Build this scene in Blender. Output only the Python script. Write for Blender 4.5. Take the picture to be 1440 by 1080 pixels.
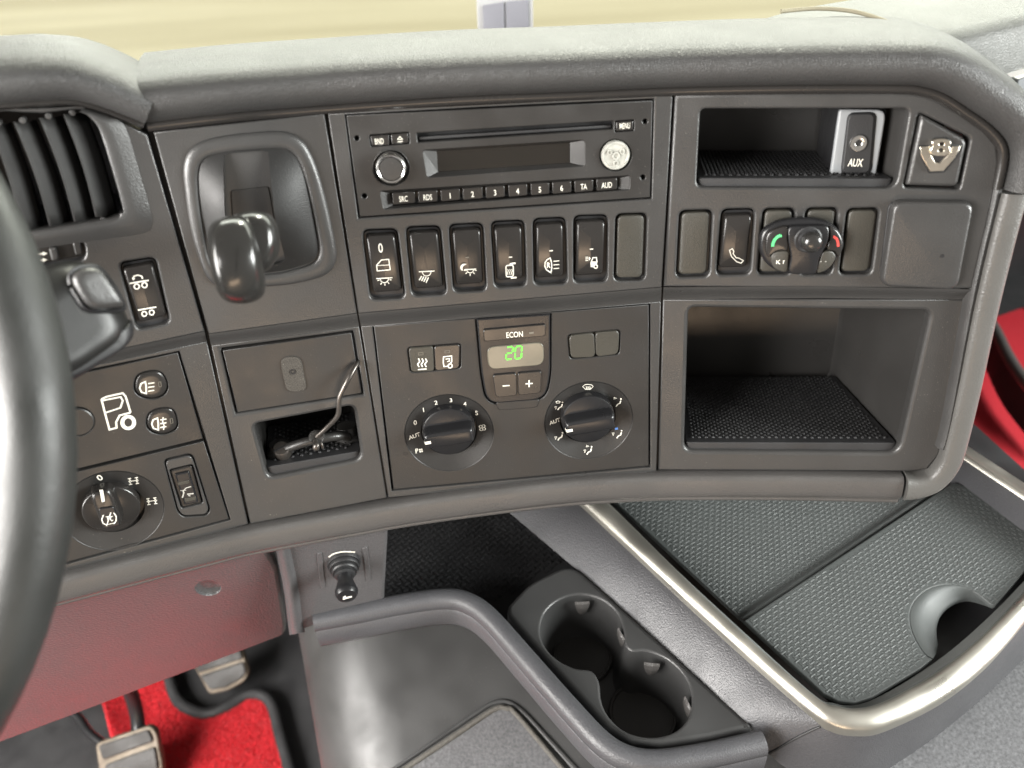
import bpy, math, random
from mathutils import Vector, Matrix
from mathutils.geometry import tessellate_polygon, delaunay_2d_cdt
random.seed(7)
for o in list(bpy.data.objects): bpy.data.objects.remove(o)
scene = bpy.context.scene
COL = scene.collection
# ------------------------------------------------------------------ camera
FPX, CX, CY = 1130.0, 720.0, 540.0          # focal length in photo pixels (1440 wide)
LEAN = math.radians(13.0)                    # dashboard face leans back
d_c = Vector(((849-CX)/FPX, (CY-2714)/FPX, -1)).normalized()   # 'down the dash' seen by the camera
x_c = d_c.cross(Vector((0, 0, 1))).normalized()
if x_c.x < 0: x_c = -x_c
n_c = x_c.cross(-d_c)
xw = Vector((1, 0, 0)); dw = Vector((0, -math.sin(LEAN), -math.cos(LEAN))); nw = xw.cross(-dw)
def mat3(a, b, c): return Matrix((a, b, c)).transposed()
RWC = mat3(xw, dw, nw) @ mat3(x_c, d_c, n_c).transposed()
C0 = Vector((0, 0, 1.10))                    # above the cab floor
cam = bpy.data.cameras.new('camera')
cam.sensor_width = 36.0; cam.lens = 36.0*FPX/1440.0
cam.clip_start = 0.02; cam.clip_end = 400
cam.dof.use_dof = True; cam.dof.focus_distance = 0.58; cam.dof.aperture_fstop = 5.0
camo = bpy.data.objects.new('camera', cam); COL.objects.link(camo)
camo.matrix_world = Matrix.Translation(C0) @ RWC.to_4x4()
scene.camera = camo
# ------------------------------------------------------------------ light
world = bpy.data.worlds.new('World'); scene.world = world; world.use_nodes = True
bg = world.node_tree.nodes['Background']
bg.inputs[0].default_value = (1.0, 0.93, 0.85, 1); bg.inputs[1].default_value = 0.24
def area(name, loc, target, sx, sy, power, col):
    l = bpy.data.lights.new(name, 'AREA'); l.shape = 'RECTANGLE'; l.size = sx; l.size_y = sy
    l.energy = power; l.color = col
    o = bpy.data.objects.new(name, l); COL.objects.link(o)
    o.location = loc
    o.rotation_euler = (Vector(target)-Vector(loc)).to_track_quat('-Z', 'Y').to_euler()
    return o
area('windscreen_daylight', (0.25, 1.50, 1.50), (0.15, 0.4, 0.95), 2.3, 0.8, 32, (1.0, 1.0, 0.93))
area('left_door_window_daylight', (-1.10, -0.22, 1.12), (-0.1, 0.4, 0.6), 1.0, 0.75, 58, (1.0, 0.97, 0.93))
area('right_door_window_daylight', (1.70, -0.05, 1.22), (0.4, 0.35, 0.6), 1.0, 0.7, 62, (0.97, 1.0, 0.97))
area('added_warm_glint_light', (-0.05, -0.95, 0.48), (0.0, 0.45, 0.75), 0.6, 0.20, 2.3, (1.0, 0.72, 0.48))  # added lamp behind the camera, gives warm reflections on the glossy switches
sl = bpy.data.lights.new('sun', 'SUN'); sl.energy = 2.3; sl.angle = math.radians(0.5); sl.color = (1.0, 0.96, 0.86)
so = bpy.data.objects.new('sun', sl); COL.objects.link(so)
so.rotation_euler = Vector((-0.15, -0.70, -0.69)).to_track_quat('-Z', 'Y').to_euler()
vs = scene.view_settings
vs.view_transform = 'Standard'; vs.look = 'None'; vs.exposure = 0.7; vs.gamma = 1.0; vs.use_curve_mapping = False
scene.render.engine = 'CYCLES'
scene.render.resolution_x = 1024; scene.render.resolution_y = 768

# ------------------------------------------------------------------ frames and pixels
def ray(x, y): return RWC @ Vector(((x-CX)/FPX, (CY-y)/FPX, -1.0))
class Frame:
    def __init__(s, O, U, V):
        s.O = Vector(O); s.U = Vector(U).normalized(); s.W = s.U.cross(Vector(V)).normalized(); s.V = s.W.cross(s.U)
        m = mat3(s.U, s.V, s.W).to_4x4(); m.translation = s.O; s.M = m
    def px(s, x, y, w=0.0):
        r = ray(x, y); o = s.O + s.W*w
        t = (o-C0).dot(s.W)/r.dot(s.W); p = C0 + r*t - s.O
        return (p.dot(s.U), p.dot(s.V))
    def P(s, pts, w=0.0): return [s.px(x, y, w) for x, y in pts]
    def p3(s, x, y, w=0.0):
        u, v = s.px(x, y, w); return s.pt(u, v, w)
    def pt(s, u, v, w=0.0): return s.O + s.U*u + s.V*v + s.W*w
    def sc(s, x, y, w=0.0):
        a = s.px(x-5, y, w); b = s.px(x+5, y, w); c = s.px(x, y-5, w); d = s.px(x, y+5, w)
        return (math.hypot(a[0]-b[0], a[1]-b[1])/10, math.hypot(c[0]-d[0], c[1]-d[1])/10)
def facing(x, y, depth, roll=0.0, yaw=0.0):
    """frame at a photo pixel and depth whose W axis points back at the camera (turned by yaw degrees)"""
    d = ray(x, y); W = -d.normalized(); U = RWC @ Vector((math.cos(math.radians(roll)), math.sin(math.radians(roll)), 0)); U = (U-W*U.dot(W)).normalized()
    V = W.cross(U)
    if yaw: U = (U*math.cos(math.radians(yaw))+W*math.sin(math.radians(yaw)))
    return Frame(C0+d*depth, U, V)
def project(p):
    q = RWC.transposed() @ (Vector(p)-C0)
    return (CX+FPX*q.x/-q.z, CY-FPX*q.y/-q.z)
def pan(a): # panel axes for a panel turned by a degrees about the dash's own vertical
    a = math.radians(a); return (math.cos(a)*xw - math.sin(a)*nw)
UP = -dw
OC = C0 + ray(700, 225)*0.5
FC = Frame(OC, pan(3.0), UP)
seam1 = FC.p3(500, 426); FL1 = Frame(seam1, pan(12.5), UP)
seam2 = FC.p3(935, 391); FR = Frame(seam2, pan(-8.75), UP)
seam0 = FL1.p3(280, 457); FL0 = Frame(seam0, pan(21.0), UP)
def H(z): return Frame((0, 0.4, z), (1, 0, 0), (0, 1, 0))

# ------------------------------------------------------------------ 2D helpers
def rnd(pts, r, n=5):
    """round polygon corners; r number or list (same unit as pts)"""
    out = []; N = len(pts)
    for i in range(N):
        p = Vector(pts[i]); a = Vector(pts[i-1]); b = Vector(pts[(i+1) % N])
        rr = r[i] if isinstance(r, (list, tuple)) else r
        da = (a-p); db = (b-p); la = min(rr, da.length*.48); lb = min(rr, db.length*.48)
        if rr <= 0: out.append(tuple(p)); continue
        A = p+da.normalized()*la; B = p+db.normalized()*lb
        for k in range(n+1):
            t = k/n
            c = (1-t)*(1-t)*A + 2*t*(1-t)*(p*0.93+(A+B)*.035) + t*t*B
            out.append((c.x, c.y))
    return out
def circ(x, y, r, ry=None, n=24, a0=0, a1=360):
    ry = r if ry is None else ry; full = abs(a1-a0) >= 360
    m = n if full else n+1
    return [(x+r*math.cos(math.radians(a0+(a1-a0)*k/n)), y+ry*math.sin(math.radians(a0+(a1-a0)*k/n))) for k in range(m)]
def area2(p): return sum(p[i-1][0]*p[i][1]-p[i][0]*p[i-1][1] for i in range(len(p)))/2
def ccw(p): return list(p) if area2(p) > 0 else list(p)[::-1]
def inset(p, d):
    """p ccw; positive d goes inward"""
    N = len(p); out = []
    for i in range(N):
        a = Vector(p[i-1]); b = Vector(p[i]); c = Vector(p[(i+1) % N])
        e1 = (b-a); e2 = (c-b)
        if e1.length < 1e-9: e1 = e2
        if e2.length < 1e-9: e2 = e1
        e1.normalize(); e2.normalize()
        n1 = Vector((-e1.y, e1.x)); n2 = Vector((-e2.y, e2.x)); m = n1+n2
        if m.length < 1e-6: m = n1
        m.normalize(); k = max(.4, m.dot(n1))
        q = b+m*(d/k); out.append((q.x, q.y))
    return out
def cr(pts, n=8, closed=False):
    P = [Vector(p) for p in pts]; N = len(P); out = []
    for i in range(N if closed else N-1):
        if closed: p0, p1, p2, p3 = P[i-1], P[i], P[(i+1) % N], P[(i+2) % N]
        else: p0, p1, p2, p3 = P[max(i-1, 0)], P[i], P[i+1], P[min(i+2, N-1)]
        for k in range(n):
            t = k/n
            out.append(.5*((2*p1)+(p2-p0)*t+(2*p0-5*p1+4*p2-p3)*t*t+(3*p1-p0-3*p2+p3)*t**3))
    if not closed: out.append(P[-1])
    return out
def cr2(pts, n=6, closed=True): return [(p.x, p.y) for p in cr([(a, b, 0) for a, b in pts], n, closed)]

def pip(x, y, poly):
    c = False; n = len(poly)
    for i in range(n):
        (x1, y1), (x2, y2) = poly[i-1], poly[i]
        if (y1 > y) != (y2 > y) and x < (x2-x1)*(y-y1)/(y2-y1)+x1: c = not c
    return c
# ------------------------------------------------------------------ mesh builder
WM = {}
class MB:
    def __init__(s): s.v = []; s.f = []; s.sm = []
    def ring(s, pts): i = len(s.v); s.v += [tuple(p) for p in pts]; return list(range(i, i+len(pts)))
    def face(s, idx, smooth=False): s.f.append(idx); s.sm.append(smooth)
    def band(s, a, b, closed=True, smooth=True):
        n = len(a)
        for i in range(n if closed else n-1):
            j = (i+1) % n; s.face([a[i], a[j], b[j], b[i]], smooth)
    def box(s, x0, x1, y0, y1, z0, z1):
        r = s.ring([(x, y, z) for z in (z0, z1) for x, y in ((x0, y0), (x1, y0), (x1, y1), (x0, y1))])
        for q in ((3, 2, 1, 0), (4, 5, 6, 7), (0, 1, 5, 4), (1, 2, 6, 5), (2, 3, 7, 6), (3, 0, 4, 7)): s.face([r[k] for k in q])
    def build(s, name, mat, parent=None, M=None, sharp=None):
        me = bpy.data.meshes.new(name); me.from_pydata(s.v, [], s.f)
        me.polygons.foreach_set('use_smooth', s.sm)
        if sharp: me.set_sharp_from_angle(angle=math.radians(sharp))
        me.materials.append(mat); me.update()
        return link(name, me, parent, M)
def link(name, me, parent=None, M=None):
    o = bpy.data.objects.new(name, me); COL.objects.link(o)
    M = M or Matrix.Identity(4)
    if parent: o.parent = parent; o.matrix_basis = WM[parent].inverted() @ M
    else: o.matrix_basis = M
    WM[o] = M.copy()
    return o
def thing(name, label, cat, loc, group=None):
    o = link(name, None, None, Matrix.Translation(Vector(loc))); o.empty_display_size = .01
    return tag(o, label, cat, group)
def tag(o, label, cat, group=None, kind=None):
    if label: o['label'] = label
    if cat: o['category'] = cat
    if group: o['group'] = group
    if kind: o['kind'] = kind
    return o
def structure(o): o['kind'] = 'structure'; return o

def cap(m, loop3):
    """fill a possibly concave flat loop (list of (u, v, w)) facing +w"""
    l = [(p[0], p[1]) for p in loop3]; w = loop3[0][2]
    n = len(l); ov, oe, of, *_ = delaunay_2d_cdt([Vector(p) for p in l], [(i, (i+1) % n) for i in range(n)], [], 0, 1e-7)
    b = m.ring([(p.x, p.y, w) for p in ov])
    for t in of:
        A, B, C = (ov[i] for i in t)
        if not pip((A.x+B.x+C.x)/3, (A.y+B.y+C.y)/3, l): continue
        m.face([b[i] for i in (t if (B.x-A.x)*(C.y-A.y)-(B.y-A.y)*(C.x-A.x) > 0 else t[::-1])])
def plate(name, fr, outer, mat, parent=None, w0=-.003, w1=0.0, holes=(), bev=.0006, hbev=None, seg=3, back=False):
    """slab with holes, rounded front edges; outline in local metres"""
    m = MB(); outer = ccw(outer); hs = [ccw(h)[::-1] for h in holes]; hbev = bev if hbev is None else hbev
    loops = []
    for k, c in enumerate([outer]+hs):
        b = bev if k == 0 else hbev
        prof = [(0, w0), (0, w1-b)] + [(b*(1-math.cos(math.pi/2*j/seg)), w1-b+b*math.sin(math.pi/2*j/seg)) for j in range(1, seg+1)] if b > 0 else [(0, w0), (0, w1)]
        prev = None
        for j, (d, w) in enumerate(prof):
            r = m.ring([(x, y, w) for x, y in inset(c, d)])
            if prev is not None: m.band(prev, r, True, True)
            prev = r
            if j == 1 and b > 0: prev = r
        loops.append(inset(c, prof[-1][0]))
    vs2 = []; ed = []
    for l in loops:
        i0 = len(vs2); n = len(l); vs2 += [Vector(p) for p in l]; ed += [(i0+i, i0+(i+1) % n) for i in range(n)]
    ov, oe, of, *_ = delaunay_2d_cdt(vs2, ed, [], 0, 1e-7)
    base = m.ring([(p.x, p.y, w1) for p in ov])
    for t in of:
        a, b_, c_ = (ov[i] for i in t); gx = (a.x+b_.x+c_.x)/3; gy = (a.y+b_.y+c_.y)/3
        if not pip(gx, gy, loops[0]) or any(pip(gx, gy, l) for l in loops[1:]): continue
        ar = (b_.x-a.x)*(c_.y-a.y)-(b_.y-a.y)*(c_.x-a.x)
        m.face([base[i] for i in (t if ar > 0 else t[::-1])], False)
    if back:
        base2 = m.ring([(x, y, w0) for x, y in outer]); m.face(base2[::-1])
    return m.build(name, mat, parent, fr.M, 50)
def dome(name, fr, outline, prof, mat, parent=None, f=None, rings=0, sharp=60, capflat=False):
    """rings of the outline, each inset by d at height w (+ f(u,v)); closed by a cap"""
    m = MB(); o = ccw(outline); xs = [p[0] for p in o]; ys = [p[1] for p in o]
    cx, cy = (min(xs)+max(xs))/2, (min(ys)+max(ys))/2; a = (max(xs)-min(xs))/2; b = (max(ys)-min(ys))/2
    prof = list(prof)
    if rings:
        d, w = prof[-1]; thin = max(a, b) > 1.6*min(a, b); mm = min(a, b)*(.9985 if thin else .96)
        prof += [(d+(mm-d)*k/rings, w) for k in range(1, rings+1)]
    prev = None
    for d, w in prof:
        su = max(.002, (a-d)/a); sv = max(.002, (b-d)/b)
        pts = []
        for x, y in o:
            u = cx+(x-cx)*su; v = cy+(y-cy)*sv
            pts.append((u, v, w+(f(u-cx, v-cy) if f else 0)))
        r = m.ring(pts)
        if prev is not None: m.band(prev, r)
        prev = r
    if not (rings and thin): m.face(prev if not capflat else m.ring([m.v[i] for i in prev]), not capflat)
    return m.build(name, mat, parent, fr.M, sharp)
def recess(name, fr, outline, depth, mat, parent=None, taper=.0, w0=0.0, shift=(0, 0), rb=.004, back_mat=None):
    """inside of a bin: walls from the opening going in, rounded into the back"""
    m = MB(); o = ccw(outline); prev = None
    xs = [p[0] for p in o]; ys = [p[1] for p in o]; cx = (min(xs)+max(xs))/2; cy = (min(ys)+max(ys))/2
    st = [(0, 0), (.5, .5), ((depth-rb)/depth, (depth-rb)/depth)]
    for k, (t, tt) in enumerate(st + [(1, 1)]):
        q = inset(o, taper*tt + (rb*.8 if k == 3 else 0)); 
        r = m.ring([(x+shift[0]*t, y+shift[1]*t, w0-depth*t) for x, y in q])
        if prev is not None: m.band(r, prev)
        prev = r
    cap(m, [m.v[i] for i in prev])
    return m.build(name, mat, parent, fr.M, 50)
def tube(name, path, rad, mat, parent=None, n=10, squash=None, caps=True):
    m = MB(); P = [Vector(p) for p in path]; N = len(P); prev = None; ref = None
    for i, p in enumerate(P):
        t = (P[min(i+1, N-1)]-P[max(i-1, 0)]).normalized()
        if ref is None: ref = t.orthogonal().normalized()
        ref = (ref-t*ref.dot(t)).normalized(); bi = t.cross(ref)
        r = rad[i] if isinstance(rad, (list, tuple)) else rad
        rg = m.ring([p+ref*(r*math.cos(2*math.pi*k/n))+bi*(r*math.sin(2*math.pi*k/n)) for k in range(n)])
        if prev: m.band(prev, rg)
        elif caps: m.face(rg[::-1])
        prev = rg
    if caps: m.face(prev)
    return m.build(name, mat, parent, None, 60)
def sweep(name, path, axes, prof, mat, parent=None, closed=False, pclosed=True, sharp=50, caps=True, scl=None):
    """profile (a,b) swept: point = path + A*a + B*b with axes[i]=(A,B)"""
    m = MB(); prev = first = None
    for i, p in enumerate(path):
        A, B = axes[i]; pr = prof(i/(len(path)-1)) if callable(prof) else prof; k = 1 if scl is None else scl[i]
        rg = m.ring([Vector(p)+A*(a*k)+B*(b*k) for a, b in pr])
        if prev: m.band(prev, rg, pclosed)
        else: first = rg
        prev = rg
    if closed: m.band(prev, first, pclosed)
    elif caps and pclosed: m.face(first[::-1]); m.face(prev)
    o = m.build(name, mat, parent, None, sharp)
    return o
def lathe(name, fr, c, prof, mat, parent=None, n=32, sx=1.0, sharp=40):
    m = MB(); prev = None
    for r, w in prof:
        if r <= 1e-7:
            i = m.ring([(c[0], c[1], w)])[0]
            for k in range(n): m.face([prev[k], prev[(k+1) % n], i], True)
            prev = None; continue
        rg = m.ring([(c[0]+r*sx*math.cos(2*math.pi*k/n), c[1]+r*math.sin(2*math.pi*k/n), w) for k in range(n)])
        if prev: m.band(prev, rg)
        prev = rg
    if prev: m.face(prev)
    return m.build(name, mat, parent, fr.M, sharp)
def loft(name, rows, mat, parent=None, closed=False, sharp=50, flip=False, thick=0):
    m = MB(); prev = None
    for r in rows:
        rg = m.ring(r)
        if prev: m.band(*((prev, rg) if flip else (rg, prev)), closed)
        prev = rg
    o = m.build(name, mat, parent, None, sharp)
    if thick:
        md = o.modifiers.new('thickness', 'SOLIDIFY'); md.thickness = thick; md.offset = -1
    return o
# flat print: strokes and fills given in zoomed picture coordinates
class Zoom:
    def __init__(s, ox, oy, sc): s.o = (ox, oy); s.s = sc
    def __call__(s, x, y): return (s.o[0]+x/s.s, s.o[1]+y/s.s)
    def L(s, pts): return [s(x, y) for x, y in pts]
def symbol(name, fr, z, strokes, fills, mat, parent, w=0.0, wf=None, lift=.00018):
    m = MB()
    def loc(x, y):
        ww = w; X, Y = z(x, y) if z else (x, y)
        for _ in range(3):
            u, v = fr.px(X, Y, ww)
            if not wf: break
            ww = wf(u, v)
        return Vector((u, v, ww))
    k = 0
    for pts, wd, cl in strokes:
        q = [loc(x, y) for x, y in pts]
        x0, y0 = z(*pts[0]) if z else pts[0]
        hw = wd/(z.s if z else 1)*sum(fr.sc(x0, y0, w))/4
        N = len(q); L = []; R = []
        for i in range(N):
            a = q[i-1] if (i > 0 or cl) else q[i]; b = q[(i+1) % N] if (i < N-1 or cl) else q[i]
            t1 = (q[i]-a); t2 = (b-q[i]); t1.z = t2.z = 0
            if t1.length < 1e-9: t1 = t2
            if t2.length < 1e-9: t2 = t1
            t1.normalize(); t2.normalize(); n1 = Vector((-t1.y, t1.x, 0)); n2 = Vector((-t2.y, t2.x, 0)); mm = (n1+n2)
            mm = n1 if mm.length < .3 else mm.normalized(); kk = max(.5, mm.dot(n1))
            L.append(q[i]+mm*(hw/kk)); R.append(q[i]-mm*(hw/kk))
        z_ = Vector((0, 0, lift+k*2e-6)); k += 1
        a = m.ring([p+z_ for p in R]); b = m.ring([p+z_ for p in L])
        m.band(a, b, cl, False)
    for pts in fills:
        q = [loc(x, y) for x, y in pts]; z_ = Vector((0, 0, lift+k*2e-6)); k += 1
        q2 = [(p.x, p.y) for p in q]
        if area2(q2) < 0: q = q[::-1]
        fl = [Vector((p.x, p.y, 0)) for p in q]; r = m.ring([p+z_ for p in q])
        for t in tessellate_polygon([fl]):
            a, b, c = (fl[i] for i in t); t = list(t) if (b-a).cross(c-a).z > 0 else list(t)[::-1]
            m.face([r[i] for i in t])
    return m.build(name, mat, parent, fr.M)
def text(s, fr, x, y, hpx, mat, parent, w=0.0, xs=.8, rot=0.0, wf=None, name='lettering', bold=.018, lift=.00018):
    """lettering centred on photo pixel x, y with capital height hpx pixels"""
    ww = w
    for _ in range(3):
        u, v = fr.px(x, y, ww)
        if wf: ww = wf(u, v)
    cu = bpy.data.curves.new('lettering', 'FONT'); cu.body = s; cu.align_x = 'CENTER'; cu.size = 1.0; cu.offset = bold; cu.resolution_u = 3
    t = bpy.data.objects.new('tmp_text', cu); me = bpy.data.meshes.new_from_object(t)
    bpy.data.objects.remove(t); bpy.data.curves.remove(cu)
    ys = [p.co.y for p in me.vertices]; hh = max(ys)-min(ys); k = hpx*fr.sc(x, y, w)[1]/hh; my = (max(ys)+min(ys))/2
    c, sn = math.cos(math.radians(rot)), math.sin(math.radians(rot))
    for p in me.vertices:
        a = p.co.x*k*xs; b = (p.co.y-my)*k
        uu = u+a*c-b*sn; vv = v+a*sn+b*c
        p.co = (uu, vv, (wf(uu, vv) if wf else w)+lift)
    me.materials.clear(); me.materials.append(mat); me.update()
    return link(name, me, parent, fr.M)

# ------------------------------------------------------------------ materials
def material(name, col, rough=.5, metal=0.0, spec=.5, grain=None, leather=None, mottle=.12, coat=0.0, sheen=0.0, emit=None, dust=0.0, transmission=0.0, grs=None, mscale=23, rv=.28):
    m = bpy.data.materials.new(name); m.use_nodes = True; nt = m.node_tree; b = nt.nodes['Principled BSDF']
    tc = nt.nodes.new('ShaderNodeTexCoord')
    b.inputs['Roughness'].default_value = rough; b.inputs['Metallic'].default_value = metal
    b.inputs['Specular IOR Level'].default_value = spec
    b.inputs['Coat Weight'].default_value = coat; b.inputs['Sheen Weight'].default_value = sheen
    b.inputs['Transmission Weight'].default_value = transmission
    # colour mottling
    n1 = nt.nodes.new('ShaderNodeTexNoise'); n1.inputs['Scale'].default_value = mscale; n1.inputs['Detail'].default_value = 6
    nt.links.new(tc.outputs['Object'], n1.inputs['Vector'])
    mx = nt.nodes.new('ShaderNodeMix'); mx.data_type = 'RGBA'
    mx.inputs['A'].default_value = tuple(c*(1-mottle) for c in col)+(1,); mx.inputs['B'].default_value = tuple(min(1, c*(1+mottle)) for c in col)+(1,)
    nt.links.new(n1.outputs['Fac'], mx.inputs['Factor'])
    out = mx.outputs['Result']
    if dust:
        v = nt.nodes.new('ShaderNodeTexNoise'); v.inputs['Scale'].default_value = 900; v.inputs['Detail'].default_value = 2
        nt.links.new(tc.outputs['Object'], v.inputs['Vector'])
        rp = nt.nodes.new('ShaderNodeValToRGB'); rp.color_ramp.elements[0].position = .71; rp.color_ramp.elements[1].position = .75
        nt.links.new(v.outputs['Fac'], rp.inputs['Fac'])
        ml = nt.nodes.new('ShaderNodeMath'); ml.operation = 'MULTIPLY'; ml.inputs[1].default_value = dust
        dn = nt.nodes.new('ShaderNodeTexNoise'); dn.inputs['Scale'].default_value = 14; dn.inputs['Detail'].default_value = 3
        nt.links.new(tc.outputs['Object'], dn.inputs['Vector'])
        dr_ = nt.nodes.new('ShaderNodeMapRange'); dr_.inputs['From Min'].default_value = .42; dr_.inputs['From Max'].default_value = .68
        nt.links.new(dn.outputs['Fac'], dr_.inputs['Value'])
        dm = nt.nodes.new('ShaderNodeMath'); dm.operation = 'MULTIPLY'
        nt.links.new(rp.outputs['Color'], dm.inputs[0]); nt.links.new(dr_.outputs['Result'], dm.inputs[1]); nt.links.new(dm.outputs[0], ml.inputs[0])
        m2 = nt.nodes.new('ShaderNodeMix'); m2.data_type = 'RGBA'; m2.inputs['B'].default_value = (.45, .42, .36, 1)
        nt.links.new(ml.outputs[0], m2.inputs['Factor']); nt.links.new(out, m2.inputs['A']); out = m2.outputs['Result']
    nt.links.new(out, b.inputs['Base Color'])
    # roughness variation
    mr = nt.nodes.new('ShaderNodeMapRange'); mr.inputs['To Min'].default_value = max(.02, rough*(1-rv)); mr.inputs['To Max'].default_value = min(1, rough*(1+rv)); mr.inputs['From Min'].default_value = .3; mr.inputs['From Max'].default_value = .7
    n3 = nt.nodes.new('ShaderNodeTexNoise'); n3.inputs['Scale'].default_value = 26; n3.inputs['Detail'].default_value = 7
    nt.links.new(tc.outputs['Object'], n3.inputs['Vector']); nt.links.new(n3.outputs['Fac'], mr.inputs['Value']); nt.links.new(mr.outputs['Result'], b.inputs['Roughness'])
    if grain or leather:
        bp = nt.nodes.new('ShaderNodeBump')
        if grain:
            g = nt.nodes.new('ShaderNodeTexNoise'); g.inputs['Scale'].default_value = grs or 1400; g.inputs['Detail'].default_value = 2
            bp.inputs['Strength'].default_value = grain; bp.inputs['Distance'].default_value = .0006; hsrc = g.outputs['Fac']
        else:
            g = nt.nodes.new('ShaderNodeTexVoronoi'); g.feature = 'DISTANCE_TO_EDGE'; g.inputs['Scale'].default_value = grs or 420
            w_ = nt.nodes.new('ShaderNodeTexNoise'); w_.inputs['Scale'].default_value = 160
            nt.links.new(tc.outputs['Object'], w_.inputs['Vector'])
            ad = nt.nodes.new('ShaderNodeMix'); ad.data_type = 'RGBA'; ad.blend_type = 'ADD'; ad.inputs['Factor'].default_value = .0012
            nt.links.new(tc.outputs['Object'], ad.inputs['A']); nt.links.new(w_.outputs['Color'], ad.inputs['B'])
            nt.links.new(ad.outputs['Result'], g.inputs['Vector'])
            cl = nt.nodes.new('ShaderNodeMapRange'); cl.inputs['From Max'].default_value = .22
            nt.links.new(g.outputs['Distance'], cl.inputs['Value']); hsrc = cl.outputs['Result']
            bp.inputs['Strength'].default_value = leather; bp.inputs['Distance'].default_value = .0009
        nt.links.new(tc.outputs['Object'], g.inputs['Vector']) if grain else None
        nt.links.new(hsrc, bp.inputs['Height']); nt.links.new(bp.outputs['Normal'], b.inputs['Normal'])
    if emit:
        b.inputs['Emission Color'].default_value = emit[0]+(1,); b.inputs['Emission Strength'].default_value = emit[1]
    return m
M_panel = material('panel_plastic', (.0320, .0312, .0305), .37, grain=.30, grs=1000, dust=.34, spec=.55)
M_insert = material('insert_plastic', (.0190, .0181, .0174), .41, grain=.18, grs=1200, dust=.32)
M_soft = material('soft_grain_plastic', (.062, .060, .062), .42, grain=.9, grs=620, mscale=700, mottle=.35)
M_knee = material('knee_panel_plastic', (.062, .060, .061), .38, grain=1.0, grs=520, mscale=500, mottle=.15, spec=.85, rv=.1)
M_slat = material('vent_slat_plastic', (.020, .0195, .019), .5, grain=.1)
M_cup = material('cup_holder_plastic', (.036, .036, .036), .40, grain=.2, dust=.2)
M_housing = material('lever_housing_plastic', (.010, .0098, .0096), .45, grain=.2, dust=.35, spec=.32)
M_carpet_shaded = material('shaded_red_carpet', (.33, .004, .012), .95, grain=.8, grs=420, mottle=.4, mscale=420, dust=.3)  # same red carpet, shade put into the colour against strong right-hand light
M_lip = material('tray_lip_plastic', (.12, .125, .12), .45, grain=.5, grs=900)
M_bolster = material('bolster_plastic', (.056, .053, .051), .38, grain=.5, grs=900)
M_corner = material('corner_bolster_plastic', (.075, .073, .069), .36, grain=.5, grs=900)
M_console = material('console_plastic', (.050, .050, .054), .44, grain=.7, grs=800, dust=.2, mscale=800, mottle=.3)
M_leather = material('padded_leather', (.030, .0295, .029), .49, leather=.30, grs=740, rv=.06, dust=.12)
M_black = material('black_plastic', (.010, .010, .011), .30, grain=.06)
M_switch = material('switch_plastic', (.018, .0165, .0155), .24, grain=.04, dust=.06)
M_blank = material('blank_cover_plastic', (.036, .034, .028), .42, grain=.4, dust=.1)
M_dark = material('dark_recess_plastic', (.010, .010, .011), .5, grain=.1)
M_bin = material('bin_plastic', (.026, .025, .024), .36, grain=.15)
M_rubber = material('rubber', (.016, .016, .017), .55, grain=.3)
M_mat = material('tread_mat', (.052, .057, .056), .54, grain=.2, spec=.42, dust=.3, rv=.12)
M_white = material('white_print', (.66, .64, .57), .5, mottle=.12, mscale=120)
M_grey_print = material('grey_print', (.35, .34, .31), .5, mottle=.05)
M_dim_print = material('dim_print', (.13, .12, .10), .5)
M_chrome = material('chrome', (.75, .74, .72), .18, metal=1.0, mottle=.05)
M_satin = material('satin_silver', (.43, .415, .37), .37, metal=.9, mottle=.06, grain=.05)
M_steel = material('dark_steel', (.10, .09, .082), .38, metal=.8, mottle=.3, mscale=200)
M_gold = material('polished_emblem', (.70, .65, .56), .28, metal=1.0, mottle=.05)
M_green = material('green_print', (.10, .62, .22), .5)
M_red = material('red_print', (.70, .07, .06), .5)
M_blue = material('blue_print', (.10, .25, .65), .5)
M_digit = material('green_segments', (.08, .5, .05), .5, emit=((.20, 1.0, .06), .42))
M_lcd = material('display_window', (.10, .095, .075), .20, mottle=.25, mscale=60)
M_screen = material('radio_screen', (.014, .012, .010), .12)
M_gloss = material('lever_gloss', (.018, .0175, .0165), .22, coat=.2)
M_stalk = material('stalk_plastic', (.010, .010, .0096), .38, grain=.08, spec=.38)
M_clear = material('clear_plastic', (.34, .34, .31), .15, mottle=.35, spec=.7, mscale=300)
M_silverplate = material('grey_bezel', (.22, .23, .24), .4, grain=.1)
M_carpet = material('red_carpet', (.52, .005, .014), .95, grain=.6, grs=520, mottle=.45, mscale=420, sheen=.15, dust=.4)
M_binding = material('black_binding', (.012, .012, .013), .8, grain=1.0, grs=700, mottle=.6, mscale=600)
M_fabric = material('grey_fabric', (.080, .080, .084), .9, grain=1.0, grs=330, mottle=.75, mscale=380)
M_fabricb = material('fabric_border', (.075, .07, .062), .9, grain=1.0, grs=500, mottle=.6, mscale=500)
M_hump = material('hump_plastic', (.038, .038, .038), .43, grain=.12, dust=.35)
M_pedal = material('pedal_rubber', (.018, .0165, .015), .55, mottle=.9, grain=.6, grs=300, mscale=60, dust=.5)
M_pedalm = material('pedal_metal', (.13, .105, .078), .55, metal=.3, mottle=.8, mscale=70, dust=.7)
M_wheel = material('wheel_leather', (.018, .019, .018), .47, leather=.12, grs=500)
M_padtop = material('passenger_leather', (.075, .076, .070), .52, leather=.30, grs=640, rv=.06)
M_pale = material('pale_plastic', (.30, .31, .29), .45, grain=.2)
M_card = material('pale_box', (.20, .20, .225), .5)
M_shell = material('box_shell', (.36, .36, .36), .5)
M_thread = material('stitching', (.22, .20, .14), .7)
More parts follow.
